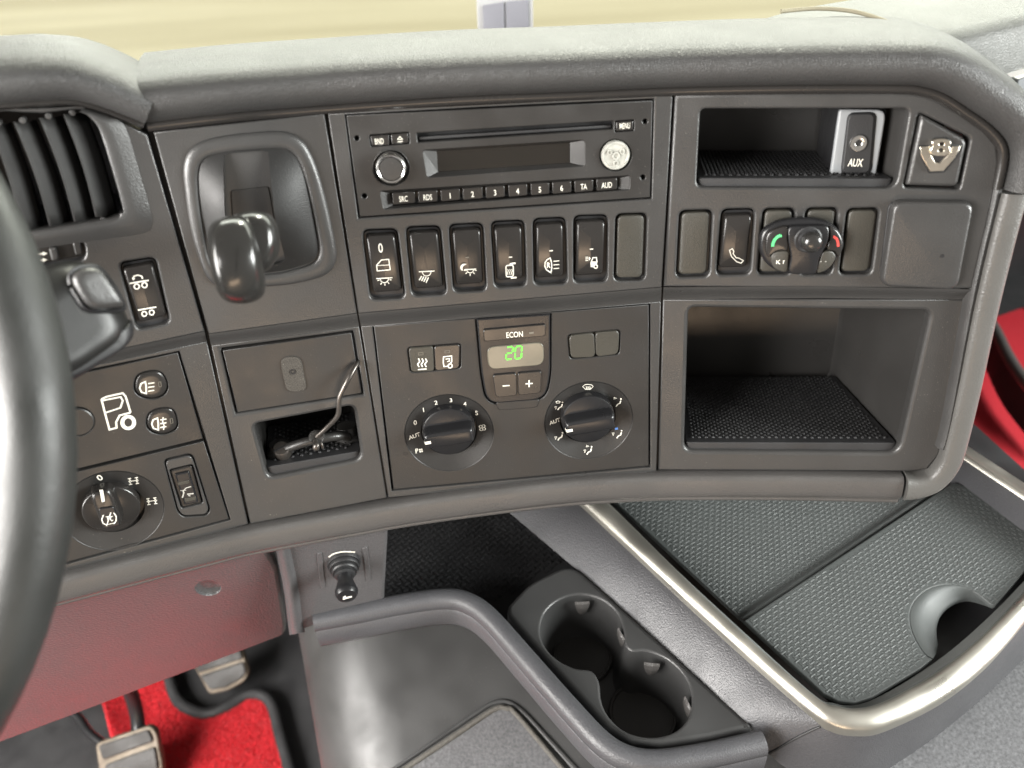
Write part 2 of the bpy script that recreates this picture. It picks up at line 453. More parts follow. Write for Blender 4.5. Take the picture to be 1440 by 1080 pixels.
M_velcro = material('velcro', (.040, .035, .029), .95, grain=1.0, grs=1200, mottle=.95, mscale=1100, dust=.9)
# ================================================================== the dashboard body
def fsel(x, y):
    # which flat panel a photo pixel on the dash belongs to
    if x < 210+(y-180)*.252: return FL0
    if x < 457+(y-155)*.159: return FL1
    if x < 945-(y-124)*.037: return FC
    return FR
def dpath(px, n=6, w=0.0):
    pts = cr([(x, y, 0) for x, y in px], n); P = [fsel(p.x, p.y).p3(p.x, p.y, w) for p in pts]; Ws = [fsel(p.x, p.y).W for p in pts]
    N = len(P); Q = []; ax = []
    for i in range(N):
        a, b = max(0, i-3), min(N, i+4)
        W = sum((Ws[j] for j in range(a, b)), Vector()).normalized()
        t = (P[min(i+1, N-1)]-P[max(i-1, 0)]).normalized(); o = W.cross(t).normalized()
        ax.append((o, W))
    return P, ax
dash = thing('dashboard', 'grey plastic truck dashboard with black padded top curving round the cab', 'dashboard', FC.p3(740, 690))

# --- panels -----------------------------------------------------------------
def px_plate(name, fr, px, mat, parent, w0, w1, holes=(), r=0, bev=.0006, hbev=None, lholes=(), **k):
    return plate(name, fr, fr.P(rnd(px, r) if r else px, w1), mat, parent, w0, w1, [fr.P(h, w1) for h in holes]+list(lholes), bev, hbev, **k)
SW = [  # rocker openings: TL TR BR BL
 [(511.7,326),(556,324),(567.5,417),(523,420)], [(572.5,321.7),(616.7,319.8),(625.8,412),(581.7,414.5)],
 [(633.3,318.3),(676.7,316),(681.7,406.7),(640,409)], [(692.5,314),(735,312),(738,400),(698,403)],
 [(751.7,310),(793.3,308),(795.8,397),(753.3,399)], [(809,305.8),(852.5,304.3),(851.7,394),(809,396)],
 [(868.3,303.3),(908.3,302.0),(905,392),(865.8,393)]]
SWR = [[(957.7,299),(999.4,297.5),(994.6,386.7),(953,388)], [(1017,297),(1058.7,296),(1052.5,383.5),(1009.8,385)],
 [(1075.4,296),(1116,295.3),(1109.8,383.5),(1067.5,384.6)], [(1135.8,295.3),(1176.5,294.6),(1167,383.5),(1126.5,384.6)],
 [(1194,296),(1234.8,295),(1223,383.5),(1182.7,384)]]
def grow(p, k):
    cx = sum(a for a, b in p)/4; cy = sum(b for a, b in p)/4
    return [(a+k*(1 if a > cx else -1), b+k*(1 if b > cy else -1)) for a, b in p]
radio_q = [(486.7,162.3),(918,141.2),(914.3,277.5),(506,305)]
hvac_q = [(525.7,459),(912.3,428.3),(912.3,655),(553.3,688.3)]
WL = -.006     # lower row of panels sits back behind the ledge
# centre
px_plate('centre_panel', FC, [(461,160),(946,133),(930.5,404),(504,441)], M_panel, dash, -.012, 0,
         holes=[grow(radio_q, 2.4)]+[rnd(grow(q, 2.5), 9) for q in SW], bev=.0008, hbev=.0012)
px_plate('lower_centre_panel', FC, [(507.5,459),(929.5,424),(923,663),(546,700)], M_panel, dash, -.02, WL, holes=[grow(hvac_q, 2.6)], bev=.0007)
def ledge(name, fr, top, bot, mat=M_panel):
    rows = []
    for t in (0, .12, .3, .5, .7, .88, 1):
        s = t*t*(3-2*t)
        rows.append([fr.p3(a[0]+(b[0]-a[0])*t, a[1]+(b[1]-a[1])*t, WL*s) for a, b in zip(top, bot)])
    return loft(name, rows, mat, dash)
ledge('ledge', FC, [(504,441),(930.5,404)], [(507.5,459),(929.5,424)])
# right storage panel
R_out = [(949,133),(1250,130),(1285,131),(1312,137),(1350,158),(1385,182),(1403,203),(1406,228),(1399,268),(1392,305),(1368,407)]
R_bin1 = rnd([(985,153),(1279.5,152.5),(1260,265),(979,263.5)], [8,10,16,10])
R_v8 = rnd([(1292,158),(1365,194),(1350,267),(1271,264)], 6)
px_plate('storage_panel', FR, R_out+[(933,404)], M_panel, dash, -.012, 0, holes=[R_bin1, R_v8]+[rnd(grow(q, 2.5), 9) for q in SWR], bev=.002, hbev=.0016)
R_bin2 = rnd([(968,433),(1309,437),(1264,637),(962,634.5)], [10,12,16,12])
px_plate('lower_storage_panel', FR, [(932,421),(1362,421),(1332,590),(1320,640),(1303,660),(1280,663),(926,661)], M_panel, dash, -.02, WL, holes=[R_bin2], bev=.0012, hbev=.0028)
ledge('ledge', FR, [(933,404),(1150,403),(1368,407)], [(932,421),(1150,419),(1362,421)])
# right rounded return beside the panel
P, ax = dpath([(1285,130),(1312,135),(1352,156),(1388,180),(1408,202),(1411,228),(1402,268),(1394,305),(1370,408),(1336,590),(1325,632)], 5)
sweep('panel_edge', P, ax, [(-.004,-.012),(-.003,-.001),(0,.0012),(.003,-.0005),(.005,-.004),(.006,-.014)], M_panel, dash, pclosed=False)
# lever panel
px_plate('lever_panel', FL1, [(216,186),(456,160),(502,441),(293.5,470)], M_panel, dash, -.012, 0, bev=.0008)
ledge('ledge', FL1, [(293.5,470),(502,441)], [(297,486),(505,459)])
draw_q = [(313,493),(494,468),(508.5,553),(334,580)]
cub = rnd([(356.5,597),(497,570.5),(509,646),(377,672.5)], [8,9,12,10])
px_plate('lower_lever_panel', FL1, [(297,486),(505,459),(544,700),(352,737)], M_panel, dash, -.02, WL, holes=[grow(draw_q, 2.2), cub], bev=.0008, hbev=.0024)
# instrument side panel
vent = cr2([(-70,172),(60,159),(108,154),(122,160),(140,185),(171,288),(169,300),(155,308),(45,326),(-70,347)], 4)
slid = rnd([(10,346),(98,332),(118,340),(121,362),(108,369),(10,384)], 9)
axle = rnd([(168,373),(218,363),(239,452),(194,464)], 10)
px_plate('instrument_panel', FL0, [(-70,160),(0,154),(112,150),(150,161),(207,190),(287.5,466),(-70,542)], M_panel, dash, -.012, 0,
         holes=[vent, slid, rnd(grow([(170,372),(216,364),(237,452),(195,462)], 2.5), 9)], bev=.0008, hbev=.0015)
rows = []
for t in (0, .2, .5, .8, 1):
    s = t*t*(3-2*t); rows.append([FL0.p3(a[0]+(b[0]-a[0])*t, a[1]+(b[1]-a[1])*t, WL*s) for a, b in zip([(-70,542),(287.5,466)], [(-70,556),(291,480)])])
loft('ledge', rows, M_panel, dash)
lq = [(-60,562),(250,496),(285.5,617),(-60,700)]; dq = [(-60,704),(286.5,620.5),(322,729.5),(-60,832)]
px_plate('lower_instrument_panel', FL0, [(-70,556),(291,480),(349,737),(-70,855)], M_panel, dash, -.02, WL, holes=[[(-62,559),(252.2,493.8),(324.3,731.5),(-62,836)]], bev=.0008)
# dark carcass behind the panels closes every gap
bx = MB()
for fr, q in ((FC, [(480,150),(940,125),(915,672),(540,705)]), (FR, [(940,125),(1280,122),(1390,190),(1330,640),(920,672)]), (FL1, [(215,175),(480,150),(545,705),(345,742)]), (FL0, [(-70,150),(200,175),(345,742),(-70,870)])):
    for hole_free in (-.135,):
        r = bx.ring([fr.p3(x, y, hole_free) for x, y in q]); bx.face(r[::-1])
bx.build('carcass', M_dark, dash)
# seams show dark backing strips
def backing(fr, q, w): 
    m = MB(); r = m.ring([fr.p3(x, y, w) for x, y in q]); m.face(r[::-1]); return m.build('seam_backing', M_dark, dash)
backing(FC, [(452,150),(468,150),(553,705),(537,705)], -.0105)
backing(FC, [(938,120),(955,120),(932,668),(915,668)], -.0105)
backing(FL0, [(196,170),(226,170),(362,745),(332,745)], -.0125)

# --- padded top -------------------------------------------------------------
pad_px = [(206,171),(330,157),(480,145),(640,134.5),(800,128),(948,121.5),(1120,118),(1262,118),(1300,121),(1330,131),(1362,151),(1396,175),(1417,199),(1421,226),(1412,266)]
P, ax = dpath(pad_px, 7)
pad_prof = [(-.0015,-.03),(-.0012,-.002),(.0004,.0052),(.0038,.0100),(.0085,.0130),(.0138,.0134),(.0182,.0112),(.0216,.0064),(.0240,-.001),(.0262,-.012),(.0290,-.029),(.0310,-.050),(.0318,-.070),(.0305,-.092),(.022,-.13),(.0,-.18),(-.05,-.24)]
sc_ = [1.0 if i < len(P)*.6 else 1.0-.12*(i/len(P)-.6)/.4 for i in range(len(P))]
sweep('padded_top', P, ax, pad_prof, M_leather, dash, pclosed=False, sharp=80, scl=sc_)
P2, ax2 = dpath([(a, b+1) for a, b in pad_px[:8]]+[(1299,122),(1329,132),(1360,152),(1393,176),(1413,200),(1416,226),(1408,266)], 6)
sweep('trim_strip', P2, ax2, [(.001,-.006),(.0005,.0008),(-.001,.0022),(-.003,.0022),(-.0048,.0010),(-.0056,-.001),(-.006,-.006)], M_switch, dash, pclosed=False)
hood_px = [(-70,150),(0,147),(70,142),(108,142),(150,153),(203,174)]
Ph = []; pts = cr([(x, y, 0) for x, y in hood_px], 7)
Ph = [FL0.p3(p.x, p.y, .004) for p in pts]; axh = []
for i in range(len(Ph)):
    t = (Ph[min(i+1, len(Ph)-1)]-Ph[max(i-1, 0)]).normalized(); axh.append((FL0.W.cross(t).normalized(), FL0.W))
hs = [1.06-.16*max(0, (p.x-60)/143) for p in pts]
sweep('instrument_hood', Ph, axh, [(0,-.03),(0,0),(.0016,.0055),(.005,.0100),(.0098,.0125),(.0145,.0118),(.0182,.0085),(.0212,.003),(.0238,-.006),(.0268,-.020),(.0292,-.040),(.0290,-.06),(.025,-.09),(.010,-.13),(-.03,-.17)], M_leather, dash, pclosed=False, sharp=80, scl=hs)
sweep('hood_trim', Ph, axh, [(.001,-.02),(.0005,.001),(-.0015,.0015),(-.0028,-.001),(-.003,-.02)], M_switch, dash, pclosed=False)

# --- bolsters ---------------------------------------------------------------
def ell(a, b0, b1, n=18, e=.75):
    out = []
    for k in range(n):
        t = 2*math.pi*k/n; c, s = math.cos(t), math.sin(t)
        out.append((a*math.copysign(abs(c)**e, c), (b1 if s > 0 else -b0)*math.copysign(abs(s)**e, s)))
    return out
P, ax = dpath([(-60,864),(20,842),(100,821),(283,774),(353,757),(480,733.5),(600,713),(767,691.5),(860,684),(960,680),(1120,680),(1266,682.5)], 6, -.004)
sweep('lower_bolster', P, ax, ell(.0100,-.012,.0065,22,.6), M_bolster, dash, scl=[1+.12*(1-i/len(P)) for i in range(len(P))])
P3 = [p-a[0]*.0108+a[1]*.0015 for p, a in zip(P, ax)]
sweep('bolster_piping', P3, ax, ell(.0011,-.0011,.0011,8,1), M_bolster, dash)
P4 = [p-a[0]*.0135-a[1]*.002 for p, a in zip(P, ax)]
sweep('bolster_underside', P4, ax, ell(.003,-.012,.0035,12,1), M_bolster, dash)
P, ax = dpath([(1271,683),(1290,682.5),(1313,675),(1331,655),(1342,625),(1361,545),(1383,440),(1409,330),(1425,270)], 6, -.003)
sweep('corner_bolster', P, ax, ell(.0080,-.03,.0070,22,.65), M_corner, dash, scl=[1.28-.3*min(1, i/14) for i in range(len(P))])

# --- bins -------------------------------------------------------------------
def dots(name, fr, poly, step, r, h, w, parent, mat):
    """raised pips over the floor polygon (local u,v in frame fr)"""
    m = MB(); poly = ccw(poly); xs = [p[0] for p in poly]; ys = [p[1] for p in poly]; v = min(ys); k = 0
    def inside(x, y): return all((b[0]-a[0])*(y-a[1])-(b[1]-a[1])*(x-a[0]) > 0 for a, b in zip(poly, poly[1:]+poly[:1]))
    while v < max(ys):
        u = min(xs)+(k % 2)*step/2
        while u < max(xs):
            if inside(u, v):
                a = m.ring([(u+r*math.cos(t*math.pi/3), v+r*math.sin(t*math.pi/3), w) for t in range(6)]); b = m.ring([(u+r*.55*math.cos(t*math.pi/3), v+r*.55*math.sin(t*math.pi/3), w+h) for t in range(6)])
                m.band(a, b); m.face(b)
            u += step
        v += step*.5; k += 1
    o = m.build(name, mat, parent, fr.M); o['kind'] = 'stuff'; return o
def bin_(fr, px, depth, w0, shift, floor_px, parent, lip=True, taper=0.0, tilt=.0):
    out = fr.P(px, w0)
    b = recess('storage_bin', fr, out, depth, M_bin, parent, taper, w0-.001, shift)
    return b
b1 = bin_(FR, rnd(grow([(985,153),(1279.5,152.5),(1260,265),(979,263.5)], 1), [8,10,16,10]), .085, -.002, (-.018, 0), None, dash)
b2 = bin_(FR, rnd(grow([(968,433),(1309,437),(1264,637),(962,634.5)], 1), [10,12,16,12]), .118, WL-.002, (-.022, 0), None, dash)
b3 = bin_(FL1, rnd(grow([(356.5,597),(497,570.5),(509,646),(377,672.5)], 1), [8,9,12,10]), .07, WL-.002, (0, 0), None, dash)
def bin_mat(fr, pl, pr, w_front, depth, thick, label, shift=0, name='rubber_mat', step=.0052):
    """slab lying on the bin floor; pl, pr photo pixels of the front top corners at the opening"""
    a = fr.px(*pl, w_front); b = fr.px(*pr, w_front)
    A = fr.pt(*a, w_front); B = fr.pt(*b, w_front); U = (B-A).normalized(); back = -fr.W
    F = Frame(A, U, back); L = (B-A).length
    q = [(0, 0), (L, 0), (L+shift, depth), (0.0, depth)]
    o = plate(name, F, rnd(q, [.003,.004,0,0], 4), M_rubber, None, -thick, 0, bev=.0008)
    tag(o, label, 'mat')
    dots('pips', F, [(.004,.005),(L-.006,.005),(L+shift-.004,depth),(.003,depth)], step, .0014, .0012, 0.0, o, M_rubber)
    return o
bin_mat(FR, (964,622), (1262,623), WL-.004, .108, .0075, 'black pimpled rubber mat on the floor of the large lower right bin', shift=-.02)
bin_mat(FR, (981,250), (1258,251), -.004, .078, .0065, 'black pimpled rubber mat in the narrow bin beside the AUX socket', shift=-.016)
bin_mat(FL1, (374,657), (507,634), WL-.004, .062, .0070, 'black pimpled rubber mat in the small cubby under the drawer', step=.0065)

# --- drawer with velcro pad --------------------------------------------------
dr = thing('ashtray_drawer', 'closed flat drawer front with worn oval velcro pad above the small cubby', 'drawer', FL1.p3(420, 575, WL))
px_plate('drawer_front', FL1, draw_q, M_insert, dr, -.014, WL+.0004, bev=.0006)
Z5 = Zoom(350, 470, 5.144)
vp_ = Z5.L(cr2([(232,205),(262,172),(310,163),(355,172),(382,205),(400,300),(414,372),(400,405),(345,418),(292,412),(268,385),(248,300)], 3))
px_plate('velcro_pad', FL1, vp_, M_velcro, dr, WL, WL+.0016, bev=.0006)
lathe('screw_hole', FL1, FL1.px(411.6,522.7,WL+.0016), [(.0020, WL+.0012),(.0020, WL+.0021),(.0012, WL+.0021),(.0010, WL+.0013),(0, WL+.0013)], M_dark, dr, 14)

# ================================================================== radio
rad = thing('car_radio', 'black car radio with CD slot, dark display and row of preset buttons', 'radio', FC.p3(711, 292))
ZR = Zoom(480, 0, 3)
def zq(z, pts): return [z(x, y) for x, y in pts]
slot = zq(ZR, [(318,562),(1150,510),(1148,545),(322,602)])
disp = zq(ZR, [(345,635),(1025,592),(1025,700),(365,748)])
brow = zq(ZR, [(165,808),(1217,742),(1215,800),(180,882)])
bnd = zq(ZR, [(118,570),(284,557),(288,606),(126,620)])
menu = zq(ZR, [(1155,511),(1235,505),(1234,552),(1155,558)])
kl = ZR(210,710); kr = ZR(1157,655)
px_plate('faceplate', FC, radio_q, M_insert, rad, -.012, -.0008, bev=.0006, hbev=.0007,
    holes=[rnd(slot, 2), rnd(disp, 4), rnd(brow, 3), rnd(bnd, 2), rnd(menu, 2), circ(kl[0], kl[1], 25.5, 25), circ(kr[0], kr[1], 22.5, 22.5)]+[circ(*ZR(*c), 3.6, n=10) for c in ((65,583),(97,827),(1282,512),(1273,748))])
m = MB(); r = m.ring([(x, y, -.0088) for x, y in FC.P(radio_q, -.0088)]); m.face(r[::-1]); m.build('chassis', M_dark, rad, FC.M)
px_plate('disc_flap', FC, zq(ZR, [(325,578),(1140,527),(1138,540),(328,592)]), M_rubber, rad, -.008, -.0035, bev=.0006)
# display: sloped frame down to the window
def sloped(name, fr, outp, inp, w0, w1, mat, parent):
    m = MB(); A = ccw(fr.P(outp, w0)); B = ccw(fr.P(inp, w1))
    # rotate B so it starts nearest A[0]
    k = min(range(len(B)), key=lambda i: (B[i][0]-A[0][0])**2+(B[i][1]-A[0][1])**2); B = B[k:]+B[:k]
    for i in range(len(A)):
        j = (i+1) % len(A)
        r = m.ring([(*A[i], w0), (*A[j], w0), (*B[j], w1), (*B[i], w1)]); m.face(r)
    return m.build(name, mat, parent, fr.M)
scr = zq(ZR, [(402,637),(965,602),(965,687),(408,725)])
sloped('display_frame', FC, disp, scr, -.0013, -.0052, M_insert, rad)
px_plate('display_window', FC, scr, M_screen, rad, -.008, -.0053, bev=.0002)
sloped('button_row_frame', FC, brow, zq(ZR, [(205,815),(1170,752),(1170,803),(216,868)]), -.0013, -.0042, M_insert, rad)
bx_ = [(213,311,'SRC'),(322,406,'RDS'),(417,501,'1'),(510,597,'2'),(607,690,'3'),(703,785,'4'),(797,878,'5'),(888,971,'6'),(982,1063,'TA'),(1075,1165,'AUD')]
def yl(x): return 838-(x-262)*.0678
def btn(fr, q, mat, parent, w0, w1, r=2, lab=None, hp=5, name='button', rot=0, xs=.62):
    b = dome(name, fr, fr.P(rnd(q, r, 3), w1), [(0, w0), (0, w1-.0005), (.00025, w1-.0001), (.0006, w1)], mat, parent, capflat=True)
    if lab:
        cx = sum(p[0] for p in q)/4; cy = sum(p[1] for p in q)/4
        text(lab, fr, cx, cy, hp, M_white, b, w1, xs, rot)
    return b
for a, b, s in bx_:
    q = zq(ZR, [(a+1, yl(a)-26), (b-1, yl(b)-26), (b, yl(b)+22), (a+3, yl(a)+24)])
    o = btn(FC, q, M_switch, rad, -.008, -.0006); c = ((a+b)/2, yl((a+b)/2)+1)
    text(s, FC, *ZR(*c), 8, M_white, o, -.0006, .62 if len(s) > 1 else .8, 0, bold=.006)
o = btn(FC, zq(ZR, [(122,574),(200,568),(203,611),(129,616)]), M_switch, rad, -.008, -.0003); text('BND', FC, *ZR(160,596), 8, M_white, o, -.0003, .55, bold=.006)
o = btn(FC, zq(ZR, [(208,567),(281,561),(284,603),(212,609)]), M_switch, rad, -.008, -.0003)
symbol('eject_symbol', FC, ZR, [([(237,588),(247,576),(258,587)], 3, True), ([(238,598),(259,596)], 4, False)], [], M_white, o, -.0003)
o = btn(FC, zq(ZR, [(1159,515),(1232,509),(1231,549),(1159,554)]), M_switch, rad, -.008, -.0003); text('MENU', FC, *ZR(1196,531), 8, M_white, o, -.0003, .5, bold=.004)
# volume knob
k = FC.px(*kl, .004); s = FC.sc(*kl)[0]
vk = lathe('volume_knob', FC, k, [(21.5*s,-.008),(21.5*s,.0045),(20.5*s,.0062),(19.0*s,.0068),(17*s,.0062),(16.6*s,.0052)], M_chrome, rad, 40)
lathe('knob_cap', FC, k, [(16.6*s,.0040),(16.4*s,.0056),(15.6*s,.0063),(0,.0066)], M_panel, vk, 40)
k = FC.px(*kr, 0.0)
ck = lathe('clear_knob', FC, k, [(20.5*s,-.008),(20.5*s,.0005),(19.5*s,.0014),(17.5*s,.0016),(16*s,.0009),(0,.0009)], M_clear, rad, 36)
for ang in (30, 150, 270):
    u = k[0]+10.5*s*math.cos(math.radians(ang)); v = k[1]+10.5*s*math.sin(math.radians(ang))
    lathe('knob_lobe', FC, (u, v), [(4.2*s,.0009),(4.0*s,.0018),(2.2*s,.0019),(2.0*s,.0012),(0,.0012)], M_clear, ck, 14)
lathe('knob_hub', FC, k, [(6*s,.0009),(5.6*s,.0022),(3.4*s,.0022),(3*s,.0014),(0,.0014)], M_clear, ck, 18)

# ================================================================== rocker switches
def make_rocker(fr, q, label, zoom=None, w=0.0, lamp=None, tilt=.05, group='rocker switches in the dash', name='rocker_switch', mat=M_switch):
    c = (sum(p[0] for p in q)/4, sum(p[1] for p in q)/4)
    t = thing(name, label, 'switch', fr.p3(*c, w-.006), group)
    q2 = rnd(q, [8,8,8,8], 4)
    px_plate('housing', fr, rnd(grow(q, 1.6), 9), M_dark, t, w-.012, w-.0048, bev=.0004)
    # rocker face: inner outline, curved along its length
    (x0,y0),(x1,y1),(x2,y2),(x3,y3) = q
    face = [(x0+3,y0+7),(x1-2,y1+7),(x2-3,y2-6),(x3+2,y3-6)]
    out = fr.P(rnd(face, 6, 5), w+.0012)
    ys = [p[1] for p in out]; b = (max(ys)-min(ys))/2; cy = (max(ys)+min(ys))/2
    f = lambda u, v: tilt*v - .0030*(v/b)**2
    fc = dome('rocker', fr, out, [(-.0010,w-.006),(-.0006,w-.0010),(0,w+.0012),(.0003,w+.0017),(.0008,w+.0020),(.0016,w+.0021)], mat, t, f, 6)
    wf = lambda u, v: w+.0022 + f(0, v-cy)
    return t, fc, wf
def lampmark(fr, z, x, y, fc, wf, on=False):
    symbol('indicator', fr, z, [([(x-14,y+1),(x+14,y-1)], 9, False)], [], M_dim_print if not on else M_white, fc, 0, wf)
Z2 = Zoom(500, 290, 6); Z3 = Zoom(720, 290, 6); Z4 = Zoom(940, 270, 4.8)
def lamp_sym(cx, cy, half, r, rays, sl=-.0):
    st = [([(cx-half, cy-half*sl), (cx+half, cy+half*sl)], 8, False), (circ(cx, cy+2, r, r, 10, 0, 180), 6, False)]
    for a in rays:
        c, s_ = math.cos(math.radians(a)), math.sin(math.radians(a)); st.append(([(cx+c*(r+9), cy+s_*(r+9)), (cx+c*(r+26), cy+s_*(r+26))], 7, False))
    return st
t, fc, wf = make_rocker(FC, SW[0], 'rocker switch marked 0, door and lit lamp symbols, leftmost under the radio')
text('0', FC, *Z2(211,352), 12.5, M_white, fc, 0, .75, 0, wf, bold=.01)
symbol('symbol', FC, Z2, [([(178,498),(218,453),(280,447),(293,535),(183,545)], 8, True), ([(180,501),(288,494)], 5, False)], [], M_white, fc, 0, wf)
symbol('symbol', FC, Z2, lamp_sym(243, 606, 68, 36, (15,50,85,120,160), -.06), [], M_white, fc, 0, wf)
t, fc, wf = make_rocker(FC, SW[1], 'rocker switch with slanted reading lamp beam symbol, second under the radio')
symbol('symbol', FC, Z2, lamp_sym(600, 549, 66, 37, (), -.05)+[([(558+i*19,588+i*4),(538+i*19,623+i*7)], 9, False) for i in range(4)], [], M_white, fc, 0, wf)
t, fc, wf = make_rocker(FC, SW[2], 'rocker switch with moon and night lamp symbols, third under the radio')
symbol('symbol', FC, Z2, lamp_sym(967, 532, 50, 28, (10,45,90,135,170), -.06), [cr2([(938,488),(905,486),(884,510),(890,535),(905,543),(902,520),(915,498)], 3)], M_white, fc, 0, wf)
lampmark(FC, Z2, 942, 431, fc, wf)
t, fc, wf = make_rocker(FC, SW[3], 'rocker switch with heated mirror symbol, fourth under the radio')
symbol('symbol', FC, Z2, [(rnd([(1268,500),(1330,495),(1332,590),(1272,597)], 16), 9, True)]+[([(1283+i*17,530),(1289+i*17,545),(1280+i*17,562),(1287+i*17,578)], 6, False) for i in range(3)]+[([(1300,490),(1325,482),(1350,480)], 14, False), ([(1310,605),(1335,602),(1358,600)], 14, False)], [], M_white, fc, 0, wf)
lampmark(FC, Z2, 1307, 429, fc, wf, True)
t, fc, wf = make_rocker(FC, SW[4], 'rocker switch with letter R in work lamp symbol, fifth under the radio')
symbol('symbol', FC, Z3, [([(321,436),(296,450),(279,475),(277,505),(290,535),(328,560),(336,520),(333,470)], 9, True)]+[([(350,464+i*31),(398,460+i*31)], 7, False) for i in range(3)], [], M_white, fc, 0, wf)
text('R', FC, *Z3(307,497), 8.5, M_white, fc, 0, .7, 0, wf, bold=.03)
lampmark(FC, Z3, 330, 375, fc, wf, True)
t, fc, wf = make_rocker(FC, SW[5], 'rocker switch with small truck and headlamp symbol, sixth under the radio')
symbol('symbol', FC, Z3, [([(668,470),(682,434),(712,432),(716,470)], 8, True), (circ(706,508,15,15,14), 9, True)]+[([(620,430+i*14),(642,428+i*14)], 6, False) for i in range(3)], [[(662,470),(716,470),(716,492),(690,498),(686,514),(664,512)], [(648,424),(664,440),(648,458)]], M_white, fc, 0, wf)
lampmark(FC, Z3, 670, 361, fc, wf, True)
t, fc, wf = make_rocker(FR, SWR[1], 'rocker switch with white telephone handset outline, in the right switch row')
symbol('symbol', FR, Z4, [([(412,393),(432,381),(441,402),(436,415),(458,445),(472,444),(506,463),(490,480),(460,470),(425,435)], 5, True)], [], M_white, fc, 0, wf)
def blank(fr, q, label, w=0.0):
    t = thing('blank_cover', label, 'blank cover', fr.p3(sum(p[0] for p in q)/4, sum(p[1] for p in q)/4, w-.006), 'blank switch covers')
    px_plate('housing', fr, rnd(grow(q, 1.6), 9), M_dark, t, w-.012, w-.0048, bev=.0004)
    out = fr.P(rnd(grow(q, -1.2), 7, 5), w)
    xs = [p[0] for p in out]; a = (max(xs)-min(xs))/2
    dome('cover', fr, out, [(0,w-.008),(0,w-.0018),(.0003,w-.0011),(.0009,w-.0009)], M_blank, t, lambda u, v: -.0005*(u/a)**2, 4)
    return t
blank(FC, SW[6], 'plain blank switch cover at the right end of the row under the radio')
blank(FR, SWR[0], 'plain blank switch cover left of the telephone switch')
blank(FR, SWR[2], 'blank switch cover mostly hidden behind left half of phone remote')
blank(FR, SWR[3], 'blank switch cover mostly hidden behind right half of phone remote')
blank(FR, SWR[4], 'plain blank switch cover right of the phone remote')
# axle lift switch on the instrument side
Z7 = Zoom(0, 280, 4.154)
t, fc, wf = make_rocker(FL0, [(170,372),(216,364),(237,452),(195,462)], 'rocker switch with two axle lift symbols beside the steering stalk')
symbol('symbol', FL0, Z7, [([(757,492),(868,474)], 8, False), (circ(799,510,15,15,14), 7, True), (circ(844,502,15,15,14), 7, True), ([(778,468),(783,450),(805,443),(828,450),(833,465)], 7, False)], [[(770,458),(790,462),(777,474)]], M_white, fc, 0, wf)
symbol('symbol', FL0, Z7, [([(805,648),(912,630)], 8, False), (circ(843,670,14,14,14), 7, True), (circ(886,662,14,14,14), 7, True)], [], M_white, fc, 0, wf)

# ================================================================== climate panel
cl = thing('climate_control_panel', 'dark climate control panel with two round dials and green 20 display', 'control panel', FC.p3(733, 672, WL))
ZM = Zoom(480, 360, 3); WH = WL-.0006
ZA = Zoom(560, 540, 9); ZB = Zoom(760, 520, 7.714)
def dish(fr, c, rpx, rin=37, depth=.0042, off=(.5, 2.5), w=None):
    """conical dish sinking towards a knob: outline circle, centre, radii and height function"""
    w = WH if w is None else w; s = sum(fr.sc(*c, w))/2; cc = fr.px(c[0]+off[0], c[1]+off[1], w); R = rpx*s; Ri = rin*s
    f = lambda u, v: w-.0003-depth*min(1, max(0, (R-math.hypot(u-cc[0], v-cc[1]))/(R-Ri)))
    return circ(cc[0], cc[1], R, None, 56), cc, R, Ri, f
def dish_mesh(fr, d, mat, parent, w):
    o_, cc, R, Ri, f = d
    pr_ = [(R*1.004, w-.0012)]+[(R-(R-Ri)*t, f(cc[0]+R-(R-Ri)*t, cc[1])) for t in (0, .25, .5, .75, 1)]+[(Ri*.985, w-.0055), (Ri*.98, w-.012)]
    return lathe('dial_collar', fr, cc, pr_, mat, parent, 56)
dl = (631.3, 607.5); drr = (827.5, 590)
mod = zq(ZM, rnd([(567,264),(885,241),(885,500),(868,585),(830,612),(640,627),(606,598),(588,500)], [3,3,40,30,30,30,30,40]))
bl = zq(ZM, rnd([(279,387),(503,370),(503,474),(293,492)], 14)); br = zq(ZM, rnd([(955,333),(1177,311),(1173,416),(965,435)], 16))
px_plate('faceplate', FC, hvac_q, M_insert, cl, -.02, WH, bev=.0006, hbev=.0010, holes=[mod, bl, br], lholes=[dish(FC, c, 57)[0] for c in (dl, drr)])
m = MB(); r = m.ring([(x, y, -.018) for x, y in FC.P(hvac_q, -.018)]); m.face(r[::-1]); m.build('backplate', M_dark, cl, FC.M)
cm = px_plate('display_module', FC, [(a, b) for a, b in zq(ZM, rnd([(570,266),(882,244),(882,500),(866,582),(828,608),(642,623),(609,596),(591,500)], [3,3,40,30,30,30,30,40]))], M_black, cl, -.018, WH+.0012, bev=.0012)
px_plate('module_tab', FC, zq(ZM, rnd([(650,618),(838,605),(826,640),(664,652)], 12)), M_insert, cl, -.012, WH+.0006, bev=.0006)
wm = WH+.0012
o = btn(FC, zq(ZM, [(598,312),(862,288),(862,338),(602,362)]), M_switch, cm, wm-.001, wm+.0016, 3); text('ECON', FC, *ZM(731,331), 8, M_white, o, wm+.0016, .72, 0, bold=.01)
symbol('indicator', FC, ZM, [([(792,325),(812,323)], 8, False)], [], M_dim_print, o, wm+.0016)
lw = px_plate('display_window', FC, zq(ZM, rnd([(612,385),(855,363),(855,460),(622,480)], 32)), M_lcd, cm, wm-.001, wm+.0008, bev=.0006)
seg = {'a':((0,0),(1,0)),'b':((1,0),(1,1)),'c':((1,1),(1,2)),'d':((0,2),(1,2)),'e':((0,1),(0,2)),'f':((0,0),(0,1)),'g':((0,1),(1,1))}
